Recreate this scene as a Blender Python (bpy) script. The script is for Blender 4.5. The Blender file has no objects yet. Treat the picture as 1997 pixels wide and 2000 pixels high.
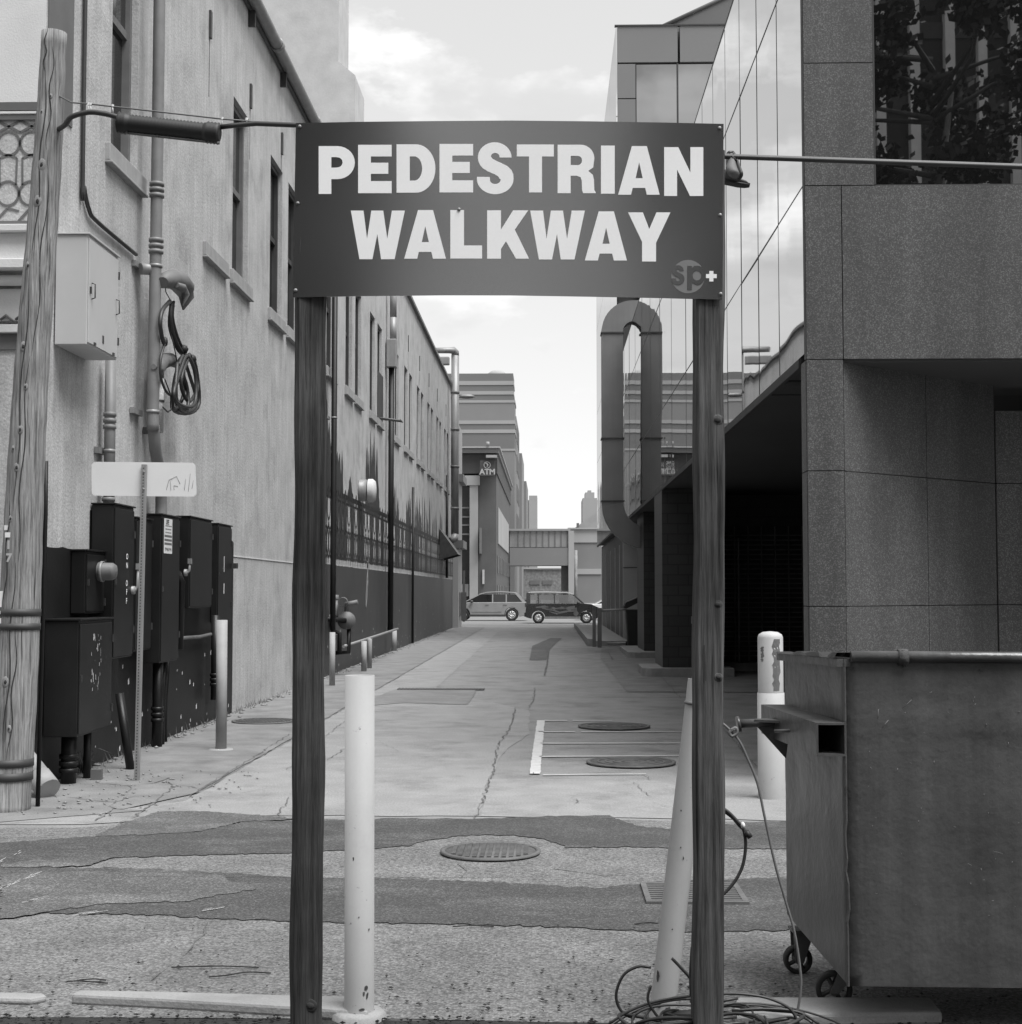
import bpy, bmesh, math, random
from mathutils import Vector, Matrix
R = math.radians
rnd = random.Random(7)
S = bpy.context.scene
COL = S.collection
# ------------------------------------------------------------------ camera
H = 1.65; FPX = 2853.0; YAW = R(1.43); PIT = R(3.105)
cd = bpy.data.cameras.new('camera'); cam = bpy.data.objects.new('camera', cd); COL.objects.link(cam)
cd.sensor_width = 56.0; cd.lens = 56.0 * FPX / 1997.0; cd.sensor_fit = 'HORIZONTAL'
cd.clip_end = 3000; cd.clip_start = 0.05
cam.location = (0, 0, H); cam.rotation_euler = (R(90) + PIT, 0, YAW)
S.camera = cam
FW = Vector((-math.sin(YAW) * math.cos(PIT), math.cos(YAW) * math.cos(PIT), math.sin(PIT)))
RT = Vector((math.cos(YAW), math.sin(YAW), 0)); UP = RT.cross(FW)
O = Vector((0, 0, H))
def ray(u, v): return FW * FPX + RT * (u - 998.5) + UP * (1000 - v)
def PY(u, v, Y): d = ray(u, v); return O + d * (Y / d.y)          # point of the photo at depth Y
def PX(u, v, X): d = ray(u, v); return O + d * (X / d.x)          # on the plane x = X
def G(u, v, z=0.0): d = ray(u, v); return O + d * ((z - H) / d.z)  # on the ground
# ------------------------------------------------------------------ light
SUN = Vector((0.36, -0.34, 1.1)).normalized()
w = bpy.data.worlds.new("World"); S.world = w; w.use_nodes = True
nt = w.node_tree; N = nt.nodes; L = nt.links; N.clear()
out = N.new('ShaderNodeOutputWorld'); bg = N.new('ShaderNodeBackground'); bg.inputs['Strength'].default_value = 0.1
sky = N.new('ShaderNodeTexSky'); sky.sky_type = 'NISHITA'; sky.sun_disc = False
sky.sun_elevation = math.asin(SUN.z); sky.sun_rotation = math.atan2(SUN.x, SUN.y)
bw = N.new('ShaderNodeRGBToBW'); L.new(sky.outputs[0], bw.inputs[0])
def wmath(op, a, b=None, c=None, clamp=False):
    n = N.new('ShaderNodeMath'); n.operation = op; n.use_clamp = clamp
    for i, x in enumerate((a, b, c)):
        if x is None: continue
        if isinstance(x, (int, float)): n.inputs[i].default_value = x
        else: L.new(x, n.inputs[i])
    return n.outputs[0]
tc = N.new('ShaderNodeTexCoord'); sep = N.new('ShaderNodeSeparateXYZ'); L.new(tc.outputs['Generated'], sep.inputs[0])
zz = wmath('MAXIMUM', sep.outputs['Z'], 0.0)
mp = N.new('ShaderNodeMapping'); mp.inputs['Scale'].default_value = (1, 1, 2.2); mp.inputs['Location'].default_value = (3.1, 0.35, 0.55)
L.new(tc.outputs['Generated'], mp.inputs[0])
n1 = N.new('ShaderNodeTexNoise'); n1.inputs['Scale'].default_value = 3.4; n1.inputs['Detail'].default_value = 9; n1.inputs['Roughness'].default_value = 0.56
L.new(mp.outputs[0], n1.inputs[0])
bias = wmath('MULTIPLY_ADD', zz, -2.3, 0.85)                       # more cloud low down
dens = wmath('ADD', n1.outputs['Fac'], wmath('MINIMUM', wmath('MAXIMUM', bias, -0.05), 0.10))
cr = N.new('ShaderNodeValToRGB'); cr.color_ramp.elements[0].position = 0.535; cr.color_ramp.elements[1].position = 0.63
L.new(dens, cr.inputs[0])
n2 = N.new('ShaderNodeTexNoise'); n2.inputs['Scale'].default_value = 8.5; n2.inputs['Detail'].default_value = 9
L.new(mp.outputs[0], n2.inputs[0])
mr = N.new('ShaderNodeMapRange'); mr.interpolation_type = 'SMOOTHSTEP'; mr.inputs['From Min'].default_value = .40; mr.inputs['From Max'].default_value = .60; mr.inputs['To Min'].default_value = 3.6; mr.inputs['To Max'].default_value = 6.6
L.new(n2.outputs['Fac'], mr.inputs[0]); cl = mr.outputs[0]
base = wmath('ADD', wmath('MULTIPLY', bw.outputs[0], 0.40), 2.75)
mixv = wmath('ADD', wmath('MULTIPLY', base, wmath('SUBTRACT', 1.0, cr.outputs[0])), wmath('MULTIPLY', cl, cr.outputs[0]))
L.new(mixv, bg.inputs['Color']); L.new(bg.outputs[0], out.inputs[0])
sd = bpy.data.lights.new('sun', 'SUN'); sun = bpy.data.objects.new('sun', sd); COL.objects.link(sun)
sd.energy = 2.6; sd.angle = R(36); sd.color = (1, 1, 1)
sun.rotation_euler = SUN.to_track_quat('Z', 'Y').to_euler()
S.view_settings.view_transform = 'Standard'; S.view_settings.look = 'None'; S.view_settings.gamma = 1
S.view_settings.exposure = 1.10
S.render.engine = 'CYCLES'; S.cycles.max_bounces = 8
# ------------------------------------------------------------------ materials
MATS = {}
def M(name, v, v2=None, rough=0.8, metal=0.0, sc=3.0, st=(1, 1, 1), streak=0.0, grain=0.0, gsc=120, bump=0.0, bsc=60, spec=0.5, extra=None, dirt=0.0, bst=None):
    """grey procedural material: blotches v..v2, vertical streaks, fine grain, bump"""
    if name in MATS: return MATS[name]
    m = bpy.data.materials.new(name); m.use_nodes = True; MATS[name] = m
    t = m.node_tree; N = t.nodes; L = t.links
    p = N['Principled BSDF']; p.inputs['Roughness'].default_value = rough; p.inputs['Metallic'].default_value = metal
    p.inputs['Specular IOR Level'].default_value = spec
    tc = N.new('ShaderNodeTexCoord')
    def mapped(s):
        q = N.new('ShaderNodeMapping'); q.inputs['Scale'].default_value = s; L.new(tc.outputs['Object'], q.inputs[0]); return q.outputs[0]
    def noise(s, vec, det=5, ro=0.55):
        q = N.new('ShaderNodeTexNoise'); q.inputs['Scale'].default_value = s; q.inputs['Detail'].default_value = det; q.inputs['Roughness'].default_value = ro
        L.new(vec, q.inputs[0]); return q.outputs['Fac']
    def ma(op, a, b, c=None, clamp=False):
        q = N.new('ShaderNodeMath'); q.operation = op; q.use_clamp = clamp
        for i, x in enumerate((a, b, c)):
            if x is None: continue
            if isinstance(x, (int, float)): q.inputs[i].default_value = x
            else: L.new(x, q.inputs[i])
        return q.outputs[0]
    if v2 is None: v2 = v * 1.2
    rp = N.new('ShaderNodeMapRange'); rp.inputs['From Min'].default_value = 0.3; rp.inputs['From Max'].default_value = 0.7
    rp.inputs['To Min'].default_value = v; rp.inputs['To Max'].default_value = v2; rp.clamp = False
    L.new(noise(sc, mapped(st)), rp.inputs[0]); val = rp.outputs[0]
    if streak:
        s_ = noise(1.0, mapped((11, 11, 0.5)), 10, 0.72)
        val = ma('MULTIPLY', val, ma('MULTIPLY_ADD', s_, streak * 2, 1 - streak))
    if dirt:
        d_ = noise(1.3, mapped((1, 1, 1)), 8, 0.7)
        d_ = ma('MULTIPLY', ma('SUBTRACT', d_, 0.5, clamp=True), 5.0, clamp=True)
        val = ma('MULTIPLY', val, ma('MULTIPLY_ADD', d_, -dirt, 1.0))
    if grain:
        g_ = noise(gsc, mapped((1, 1, 1)), 2, 0.7)
        g_ = ma('MULTIPLY_ADD', ma('SUBTRACT', g_, 0.5), grain * 4, 1.0)
        val = ma('MULTIPLY', val, ma('MAXIMUM', g_, 0.12))
    if extra: val = extra(N, L, tc, noise, mapped, ma, val, p)
    val = ma('MAXIMUM', val, 0.004)
    cmb = N.new('ShaderNodeCombineColor')
    for i in range(3): L.new(val, cmb.inputs[i])
    L.new(cmb.outputs[0], p.inputs['Base Color'])
    if bump:
        b = N.new('ShaderNodeBump'); b.inputs['Strength'].default_value = min(bump, 1); b.inputs['Distance'].default_value = 0.01 if bump <= 1 else 0.01 * bump
        L.new(noise(bsc, mapped(bst or (1, 1, 1)), 1 if bsc < 10 else 4), b.inputs['Height']); L.new(b.outputs[0], p.inputs['Normal'])
    return m
# special: wood grain -----------------------------------------------------
def wood_extra(freq, dark, cracks=0.75):
    def f(N, L, tc, noise, mapped, ma, val, p):
        a = noise(freq * 2.6, mapped((1, 1, 0.035)), 8, 0.75)
        b = noise(freq * 1.5, mapped((1, 1, 0.03)), 5, 0.6)
        c = noise(1.6, mapped((1, 1, 0.5)), 4, 0.6)
        k = ma('MULTIPLY_ADD', ma('SUBTRACT', a, 0.5), 4.2, 1.0)
        cr = ma('MULTIPLY', ma('SUBTRACT', b, 0.60, clamp=True), 9.0, clamp=True)
        k = ma('MULTIPLY', ma('MAXIMUM', k, 0.25), ma('MULTIPLY_ADD', cr, -cracks, 1.0))
        k = ma('MULTIPLY', k, ma('MULTIPLY_ADD', ma('SUBTRACT', c, 0.5), dark * 4, 1.0))
        return ma('MULTIPLY', val, ma('MAXIMUM', k, 0.1))
    return f
def aggregate(N, L, tc, noise, mapped, ma, val, p):
    vo = N.new('ShaderNodeTexVoronoi'); vo.inputs['Scale'].default_value = 85; L.new(tc.outputs['Object'], vo.inputs[0])
    s = N.new('ShaderNodeSeparateColor'); L.new(vo.outputs['Color'], s.inputs[0])
    k = ma('MULTIPLY_ADD', s.outputs[0], 0.9, 0.55)
    e = ma('MULTIPLY_ADD', ma('MULTIPLY', vo.outputs['Distance'], 1.0), -0.5, 1.12)
    dk = noise(3.0, mapped((1, 1, 1)), 6, 0.7)
    return ma('MULTIPLY', ma('MULTIPLY', ma('MULTIPLY', val, k), e), ma('MULTIPLY_ADD', ma('SUBTRACT', dk, 0.5), 0.9, 1.0))
def asphalt_x(N, L, tc, noise, mapped, ma, val, p):
    vo = N.new('ShaderNodeTexVoronoi'); vo.inputs['Scale'].default_value = 110; L.new(tc.outputs['Object'], vo.inputs[0])
    s = N.new('ShaderNodeSeparateColor'); L.new(vo.outputs['Color'], s.inputs[0])
    k = ma('MULTIPLY_ADD', ma('POWER', s.outputs[0], 3.0), 1.3, 0.75)
    w_ = ma('MULTIPLY', ma('SUBTRACT', noise(1.1, mapped((1, 2.2, 1)), 8, .72), .5, clamp=True), 4.5, clamp=True)
    return ma('MULTIPLY', ma('MULTIPLY', val, k), ma('MULTIPLY_ADD', w_, .8, .88))
def granite_x(N, L, tc, noise, mapped, ma, val, p):
    vo = N.new('ShaderNodeTexVoronoi'); vo.inputs['Scale'].default_value = 120; L.new(tc.outputs['Object'], vo.inputs[0])
    s = N.new('ShaderNodeSeparateColor'); L.new(vo.outputs['Color'], s.inputs[0])
    k = ma('MULTIPLY_ADD', ma('POWER', s.outputs[1], 3.0), 1.25, 0.68)
    st = noise(1.0, mapped((2.2, 2.2, 0.25)), 4, 0.6)
    return ma('MULTIPLY', ma('MULTIPLY', val, k), ma('MULTIPLY_ADD', ma('SUBTRACT', st, 0.5), 1.5, 1.0))
def rust_x(amount, sc=4.0, dark=0.12):
    def f(N, L, tc, noise, mapped, ma, val, p):
        a = noise(sc, mapped((1, 1, 1)), 8, 0.75)
        a = ma('MULTIPLY', ma('SUBTRACT', a, 0.66 - amount * 0.2, clamp=True), 14.0, clamp=True)
        return ma('MULTIPLY', val, ma('MULTIPLY_ADD', a, -(1 - dark), 1.0))
    return f
def brick_x(bw_, bh_, mortar, rot=False):
    def f(N, L, tc, noise, mapped, ma, val, p):
        sp = N.new('ShaderNodeSeparateXYZ'); L.new(tc.outputs['Object'], sp.inputs[0])
        cm = N.new('ShaderNodeCombineXYZ'); L.new(ma('ADD', sp.outputs[0], sp.outputs[1]), cm.inputs[0]); L.new(sp.outputs[2], cm.inputs[1])
        b = N.new('ShaderNodeTexBrick'); b.inputs['Scale'].default_value = 1; b.inputs['Brick Width'].default_value = bw_; b.inputs['Row Height'].default_value = bh_
        b.inputs['Mortar Size'].default_value = 0.012; b.inputs['Color1'].default_value = (.9, .9, .9, 1); b.inputs['Color2'].default_value = (1.1, 1.1, 1.1, 1)
        b.inputs['Mortar'].default_value = (mortar,) * 3 + (1,); L.new(cm.outputs[0], b.inputs[0])
        s = N.new('ShaderNodeSeparateColor'); L.new(b.outputs['Color'], s.inputs[0])
        return ma('MULTIPLY', val, s.outputs[0])
    return f
stucco = M('stucco', .37, .46, rough=.9, sc=2.2, streak=.40, grain=.24, gsc=60, bump=.6, bsc=30, dirt=.30)
stucco_far = M('stucco_far', .42, .52, rough=.9, sc=2.5, grain=.05, gsc=30, bump=.2, bsc=20, dirt=.06)
facade_m = M('facade', .56, .64, rough=.9, sc=2, grain=.06, bump=.2)
trim_dark = M('trim_dark', .10, .13, rough=.7, grain=.05)
blackpaint = M('blackpaint', .008, .015, spec=.3, rough=.5, sc=2.0, streak=.3, grain=.05, bump=.15, bsc=30)
boxmetal = M('boxmetal', .008, .015, spec=.3, rough=.42, sc=2.5, streak=.35, grain=.05)
dadopaint = M('dadopaint', .030, .044, rough=.6, sc=1.2, streak=.25, grain=.06, bump=.2, bsc=25)
muralpaint = M('muralpaint', .014, .026, rough=.6, sc=4, grain=.08)
glassdark = M('glassdark', .012, .02, rough=.08, spec=.9)
framegrey = M('framegrey', .10, .15, rough=.6, streak=.2)
framedark = M('framedark', .03, .05, rough=.6, streak=.2)
sillm = M('sill', .26, .34, rough=.9, sc=5, streak=.2, grain=.06, bump=.2)
galv = M('galv', .20, .28, rough=.5, metal=.2, sc=6, st=(1, 1, .3), streak=.15)
pvc = M('pvc', .15, .20, rough=.55, sc=4, streak=.2)
cabinet = M('cabinet', .42, .47, rough=.5, sc=1.5, grain=.02)
rubber = M('rubber', .012, .02, rough=.6)
cablem = M('cable', .02, .035, rough=.5)
darkmetal = M('darkmetal', .05, .08, rough=.5, metal=.4, sc=8)
whitepaint = M('whitepaint', .33, .40, rough=.75, sc=2, streak=.06, grain=.02, dirt=.15, extra=rust_x(.16, 24, .3))
whitepaint2 = M('whitepaint_chipped', .36, .45, rough=.7, sc=2, streak=.08, grain=.03, extra=rust_x(.12, 5.0))
bollgrey = M('bollard_grey', .26, .34, rough=.7, sc=6, extra=rust_x(.1, 9))
aluminium = M('aluminium', .62, .70, rough=.5, metal=.0, sc=1.5, grain=.03)
polewood = M('polewood', .17, .25, rough=.9, sc=2, extra=wood_extra(24, .35, .9), bump=1.0, bsc=60, bst=(1, 1, .04))
postwood = M('postwood', .055, .085, spec=.2, rough=.9, sc=2.5, extra=wood_extra(22, .85, .8), bump=.8, bsc=70, bst=(1, 1, .04))
postwood_d = M('postwood_dark', .030, .056, spec=.2, rough=.9, sc=2.5, extra=wood_extra(22, 1.1, .85), bump=.8, bsc=70, bst=(1, 1, .04))
knotwood = M('knotwood', .018, .03, rough=.9, sc=20, grain=.2)
knotring = M('knotring', .17, .24, rough=.9, sc=20, grain=.2)
bandm = M('band', .035, .05, rough=.6, sc=10)
concrete = M('concrete', .18, .235, rough=.9, sc=2.2, grain=.30, gsc=60, bump=.5, bsc=60, dirt=.38)
concrete_l = M('concrete_light', .205, .26, rough=.9, sc=2.4, grain=.27, gsc=60, bump=.5, bsc=60, dirt=.36)
concrete_s = M('concrete_side', .14, .21, rough=.95, sc=2.4, grain=.14, gsc=60, bump=.5, bsc=40, dirt=.35)
kerbm = M('kerb_concrete', .22, .31, rough=.9, sc=5, grain=.10, bump=.4, bsc=60, dirt=.2)
agg = M('aggregate', .135, .19, rough=.95, sc=1.4, extra=aggregate, bump=.9, bsc=90)
asph = M('asphalt', .046, .068, rough=.9, sc=1.6, extra=asphalt_x, bump=.5, bsc=140, dirt=.15)
asph_m = M('asphalt_mid', .075, .10, rough=.9, sc=2.0, extra=asphalt_x, bump=.5, bsc=140)
streetm = M('street', .15, .18, rough=.9, sc=.3, grain=.06, gsc=20)
littm = M('litter', .03, .07, rough=1, sc=30)
soilm = M('soil', .012, .03, rough=1, sc=8, grain=.35, gsc=50, bump=1, bsc=40)
crackm = M('crack', .07, .13, rough=1, sc=12)
linem = M('linepaint', .42, .52, rough=.8, sc=9, grain=.15, gsc=50)
iron = M('castiron', .08, .13, rough=.7, metal=.1, sc=9, grain=.1)
granite = M('granite', .062, .078, rough=.55, sc=.8, extra=granite_x)
granite_edge = M('granite_joint', .035, .05, rough=.8)
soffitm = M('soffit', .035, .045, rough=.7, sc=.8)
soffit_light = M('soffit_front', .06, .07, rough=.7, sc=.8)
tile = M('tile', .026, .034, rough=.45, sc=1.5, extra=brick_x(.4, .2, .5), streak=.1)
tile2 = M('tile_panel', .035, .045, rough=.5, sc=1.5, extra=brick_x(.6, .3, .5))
lightwall = M('lightwall', .36, .42, rough=.9, sc=1)
ductm = M('duct', .13, .16, rough=.6, sc=1.5, streak=.15)
dumpm = M('dumpster', .056, .082, rough=.33, sc=1.8, streak=.5, grain=.10, gsc=80, dirt=.5, bump=.5, bsc=14, extra=rust_x(.12, 7, .35))
rustm = M('rust', .04, .08, rough=.9, sc=12, grain=.2, bump=.5)
signm = M('sign_sheet', .020, .024, rough=.15, sc=.7, bump=1.0, bsc=1.0, spec=1.0)
for n_ in signm.node_tree.nodes:
    if n_.type == 'BSDF_PRINCIPLED': n_.inputs['IOR'].default_value = 1.85
letterm = M('sign_letter', .80, .84, rough=.45, grain=.02)
logom = M('sign_logo', .16, .18, rough=.5)
brick = M('brick', .07, .09, rough=.9, sc=.6, grain=.05, gsc=8)
brick_d = M('brick_dark', .05, .06, rough=.9, sc=.6)
stone_l = M('stone_light', .25, .30, rough=.9, sc=.7)
tower_a = M('tower_mid', .17, .19, rough=.9, sc=.2)
tower_b = M('tower_dark', .125, .14, rough=.9, sc=.2)
tower_c = M('tower_pale', .26, .29, rough=.9, sc=.2)
pale = M('pale_block', .30, .34, rough=.9, sc=.3)
midblk = M('mid_block', .17, .20, rough=.9, sc=.3)
rubble = M('rubble', .12, .24, rough=.9, sc=3.0, grain=.2, gsc=4)
bridgeglass = M('bridgeglass', .16, .26, rough=.15, sc=.6, spec=.8)
silver = M('car_silver', .26, .30, rough=.3, metal=.2)
carblack = M('car_dark', .02, .026, rough=.2, spec=.8)
carwhite = M('car_white', .6, .66, rough=.3)
rimm = M('rim', .55, .65, rough=.3, metal=.5)
tyre = M('tyre', .012, .02, rough=.8)
clothes = M('clothes', .05, .08, rough=.9); skinm = M('skin', .25, .3, rough=.6); hairm = M('hair', .015, .02)
leafm = M('leaf', .012, .03, rough=.6, sc=6); barkm = M('bark', .05, .09, rough=.9, sc=9)
grassm = M('weed', .06, .12, rough=.7, sc=9)
def glassmat(name, col, rough, fac_t, bumps=0.0, bsc=1.0):
    m = bpy.data.materials.new(name); m.use_nodes = True; t = m.node_tree; N = t.nodes; L = t.links
    o = N['Material Output']; N.remove(N['Principled BSDF'])
    g = N.new('ShaderNodeBsdfGlossy'); g.inputs['Color'].default_value = (col, col, col, 1); g.inputs['Roughness'].default_value = rough
    if bumps:
        tc = N.new('ShaderNodeTexCoord'); mp = N.new('ShaderNodeMapping'); mp.inputs['Scale'].default_value = (1, 1, .35)
        n = N.new('ShaderNodeTexNoise'); n.inputs['Scale'].default_value = bsc; n.inputs['Detail'].default_value = 1
        b = N.new('ShaderNodeBump'); b.inputs['Strength'].default_value = 1; b.inputs['Distance'].default_value = bumps
        L.new(tc.outputs['Object'], mp.inputs[0]); L.new(mp.outputs[0], n.inputs[0]); L.new(n.outputs['Fac'], b.inputs['Height']); L.new(b.outputs[0], g.inputs['Normal'])
    mx = N.new('ShaderNodeMixShader'); mx.inputs[0].default_value = fac_t
    if name == 'car_window': d = N.new('ShaderNodeBsdfTransparent'); d.inputs[0].default_value = (.55, .55, .55, 1)
    else: d = N.new('ShaderNodeBsdfDiffuse'); d.inputs[0].default_value = (.02, .02, .02, 1)
    L.new(g.outputs[0], mx.inputs[1]); L.new(d.outputs[0], mx.inputs[2]); L.new(mx.outputs[0], o.inputs[0])
    MATS[name] = m; return m
mirror = glassmat('mirror_glass', .70, .015, .03, .0035, .8)
mirror2 = glassmat('tinted_glass', .42, .01, .35, .004, .9)
darkwin = glassmat('dark_window', .36, .01, .3, .003, .5)
carglass = glassmat('car_window', .45, .03, .62)
tintglass = glassmat('tinted_car_window', .14, .05, .6)
# ------------------------------------------------------------------ builders
def sm(pts, k=5):
    P = [Vector(p) for p in pts]; P = [P[0] * 2 - P[1]] + P + [P[-1] * 2 - P[-2]]; r = []
    for i in range(1, len(P) - 2):
        a, b, c, d = P[i - 1:i + 3]
        for j in range(k):
            t = j / k; r.append(.5 * ((2 * b) + (c - a) * t + (2 * a - 5 * b + 4 * c - d) * t * t + (3 * b - a - 3 * c + d) * t ** 3))
    return r + [P[-2]]
def chip(m, c, r, ang, z, w_, h, seed):
    g = random.Random(seed); n = 10; ring = []
    for i in range(n):
        q = 2 * math.pi * i / n; k = g.uniform(.6, 1.15); a = ang + math.cos(q) * w_ * k / r; ring.append((c[0] + (r + .0012) * math.cos(a), c[1] + (r + .0012) * math.sin(a), z + math.sin(q) * h * k))
    m.add([(c[0] + (r + .0014) * math.cos(ang), c[1] + (r + .0014) * math.sin(ang), z)] + ring, [(0, 1 + i, 1 + (i + 1) % n) for i in range(n)])
class MB:
    def __init__(s): s.v = []; s.f = []; s.smooth = set()
    def add(s, vs, fs, sm=False):
        o = len(s.v); s.v += [Vector(x) for x in vs]
        for f in fs:
            if sm: s.smooth.add(len(s.f))
            s.f.append([o + i for i in f])
        return s
    def box(s, x0, x1, y0, y1, z0, z1, M_=None):
        vs = [(x, y, z) for z in (z0, z1) for y in (y0, y1) for x in (x0, x1)]
        if M_ is not None: vs = [M_ @ Vector(p) for p in vs]
        return s.add(vs, [(0, 2, 3, 1), (4, 5, 7, 6), (0, 1, 5, 4), (2, 6, 7, 3), (0, 4, 6, 2), (1, 3, 7, 5)])
    def quad(s, a, b, c, d): return s.add([a, b, c, d], [(0, 1, 2, 3)])
    def tube(s, pts, r, n=10, caps=True, squash=None):
        pts = [Vector(p) for p in pts]
        rs = r if isinstance(r, (list, tuple)) else [r] * len(pts)
        vs = []; fs = []; a = None
        for i, p in enumerate(pts):
            t = (pts[min(i + 1, len(pts) - 1)] - pts[max(i - 1, 0)]).normalized()
            if a is None:
                a = t.orthogonal().normalized() if abs(t.z) < .9 else Vector((1, 0, 0))
            a = (a - t * a.dot(t)); a = a.normalized() if a.length > 1e-6 else t.orthogonal().normalized()
            b = t.cross(a)
            for k in range(n):
                q = 2 * math.pi * k / n; vs.append(p + (a * math.cos(q) + b * math.sin(q)) * rs[i])
        m = len(pts)
        for i in range(m - 1):
            for k in range(n):
                fs.append((i * n + k, i * n + (k + 1) % n, (i + 1) * n + (k + 1) % n, (i + 1) * n + k))
        s.add(vs, fs, True)
        if caps:
            s.add(vs[:n], [tuple(reversed(range(n)))]); s.add(vs[-n:], [tuple(range(n))])
        return s
    def lathe(s, c, prof, n=20, axis='Z'):
        """prof = [(r, h)...] about a vertical (or X / Y) axis through c"""
        vs = []; fs = []
        for r, h in prof:
            for k in range(n):
                q = 2 * math.pi * k / n; x, y = r * math.cos(q), r * math.sin(q)
                p = (x, y, h) if axis == 'Z' else ((h, x, y) if axis == 'X' else (x, h, y))
                vs.append(Vector(c) + Vector(p))
        for i in range(len(prof) - 1):
            for k in range(n): fs.append((i * n + k, i * n + (k + 1) % n, (i + 1) * n + (k + 1) % n, (i + 1) * n + k))
        return s.add(vs, fs, True)
    def prism(s, poly, d0, d1, axis='Y'):
        """poly of (a, b): a,b -> x,z for axis Y; y,z for axis X; x,y for axis Z"""
        def P(a, b, d): return (a, d, b) if axis == 'Y' else ((d, a, b) if axis == 'X' else (a, b, d))
        n = len(poly); vs = [P(a, b, d0) for a, b in poly] + [P(a, b, d1) for a, b in poly]
        return s.add(vs, [tuple(range(n)), tuple(reversed(range(n, 2 * n)))] + [(i, n + i, n + (i + 1) % n, (i + 1) % n) for i in range(n)])
    def blob(s, c, r, n=8, jit=.2, seed=0):
        g = random.Random(seed); vs = []; fs = []; m = n // 2 + 1
        rx, ry, rz = r if isinstance(r, (tuple, list)) else (r, r, r)
        for i in range(m):
            th = math.pi * i / (m - 1)
            for k in range(n):
                q = 2 * math.pi * k / n; j = 1 + g.uniform(-jit, jit)
                vs.append(Vector(c) + Vector((rx * math.sin(th) * math.cos(q) * j, ry * math.sin(th) * math.sin(q) * j, rz * math.cos(th) * j)))
        for i in range(m - 1):
            for k in range(n): fs.append((i * n + k, i * n + (k + 1) % n, (i + 1) * n + (k + 1) % n, (i + 1) * n + k))
        return s.add(vs, fs, True)
    def build(s, name, mat, parent=None, bevel=0.0, segs=2, recalc=True):
        me = bpy.data.meshes.new(name)
        if parent is None:
            xs = [p.x for p in s.v]; ys = [p.y for p in s.v]; zs = [p.z for p in s.v]
            loc = Vector(((min(xs) + max(xs)) / 2, (min(ys) + max(ys)) / 2, min(zs)))
        else:
            loc = Vector(parent['_o'])
        me.from_pydata([tuple(p - loc) for p in s.v], [], s.f)
        for i in s.smooth: me.polygons[i].use_smooth = True
        bm = bmesh.new(); bm.from_mesh(me)
        bmesh.ops.remove_doubles(bm, verts=bm.verts, dist=1e-5)
        if recalc: bmesh.ops.recalc_face_normals(bm, faces=bm.faces)
        bm.to_mesh(me); bm.free()
        me.materials.append(mat); o = bpy.data.objects.new(name, me); COL.objects.link(o)
        if parent is None: o.location = loc
        else: o.parent = parent
        o['_o'] = tuple(loc)
        if bevel:
            b = o.modifiers.new('bevel', 'BEVEL'); b.width = bevel; b.segments = segs; b.limit_method = 'ANGLE'; b.angle_limit = R(40); b.harden_normals = False
        return o
def tag(o, label=None, cat=None, group=None, kind=None):
    if label: o['label'] = label
    if cat: o['category'] = cat
    if group: o['group'] = group
    if kind: o['kind'] = kind
    return o
def thing(name, label, cat, loc=(0, 0, 0), group=None):
    o = bpy.data.objects.new(name, None); COL.objects.link(o); o.location = loc; o.empty_display_size = .2
    o['_o'] = tuple(loc); return tag(o, label, cat, group)
def curve2d(splines, depth=0.0):
    """filled 2D outline with holes -> (verts, faces)"""
    cu = bpy.data.curves.new('c', 'CURVE'); cu.dimensions = '2D'; cu.fill_mode = 'BOTH' if depth else 'FRONT'; cu.extrude = depth
    for sp in splines:
        q = cu.splines.new('POLY'); q.points.add(len(sp) - 1)
        for i, (x, y) in enumerate(sp): q.points[i].co = (x, y, 0, 1)
        q.use_cyclic_u = True
    o = bpy.data.objects.new('c', cu); COL.objects.link(o)
    dg = bpy.context.evaluated_depsgraph_get(); me = bpy.data.meshes.new_from_object(o.evaluated_get(dg))
    vs = [v.co.copy() for v in me.vertices]; fs = [tuple(p.vertices) for p in me.polygons]
    bpy.data.objects.remove(o); bpy.data.curves.remove(cu); bpy.data.meshes.remove(me)
    return vs, fs
def textgeo(txt, size, bold=0.0, align='CENTER'):
    cu = bpy.data.curves.new('t', 'FONT'); cu.body = txt; cu.size = size; cu.offset = bold; cu.align_x = align; cu.align_y = 'CENTER'; cu.fill_mode = 'FRONT'
    o = bpy.data.objects.new('t', cu); COL.objects.link(o)
    dg = bpy.context.evaluated_depsgraph_get(); me = bpy.data.meshes.new_from_object(o.evaluated_get(dg))
    vs = [v.co.copy() for v in me.vertices]; fs = [tuple(p.vertices) for p in me.polygons]
    bpy.data.objects.remove(o); bpy.data.curves.remove(cu); bpy.data.meshes.remove(me)
    return vs, fs
def facing_cam(c, sx=1.0):   # map 2D (x,y) to a plane facing -Y at c
    return lambda p: Vector((c[0] + p[0] * sx, c[1], c[2] + p[1]))
def facing_x(c, sgn=1, sx=1.0):     # plane facing +X (text reads from the alley): text right = +Y when looking toward -X
    return lambda p: Vector((c[0], c[1] + p[0] * sx, c[2] + p[1]))
def tag_stuff(o): o['kind'] = 'structure'; return o

def boxes(name, mat, parent, lst):
    for b in lst: MB().box(*b).build(name, mat, parent)
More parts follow.
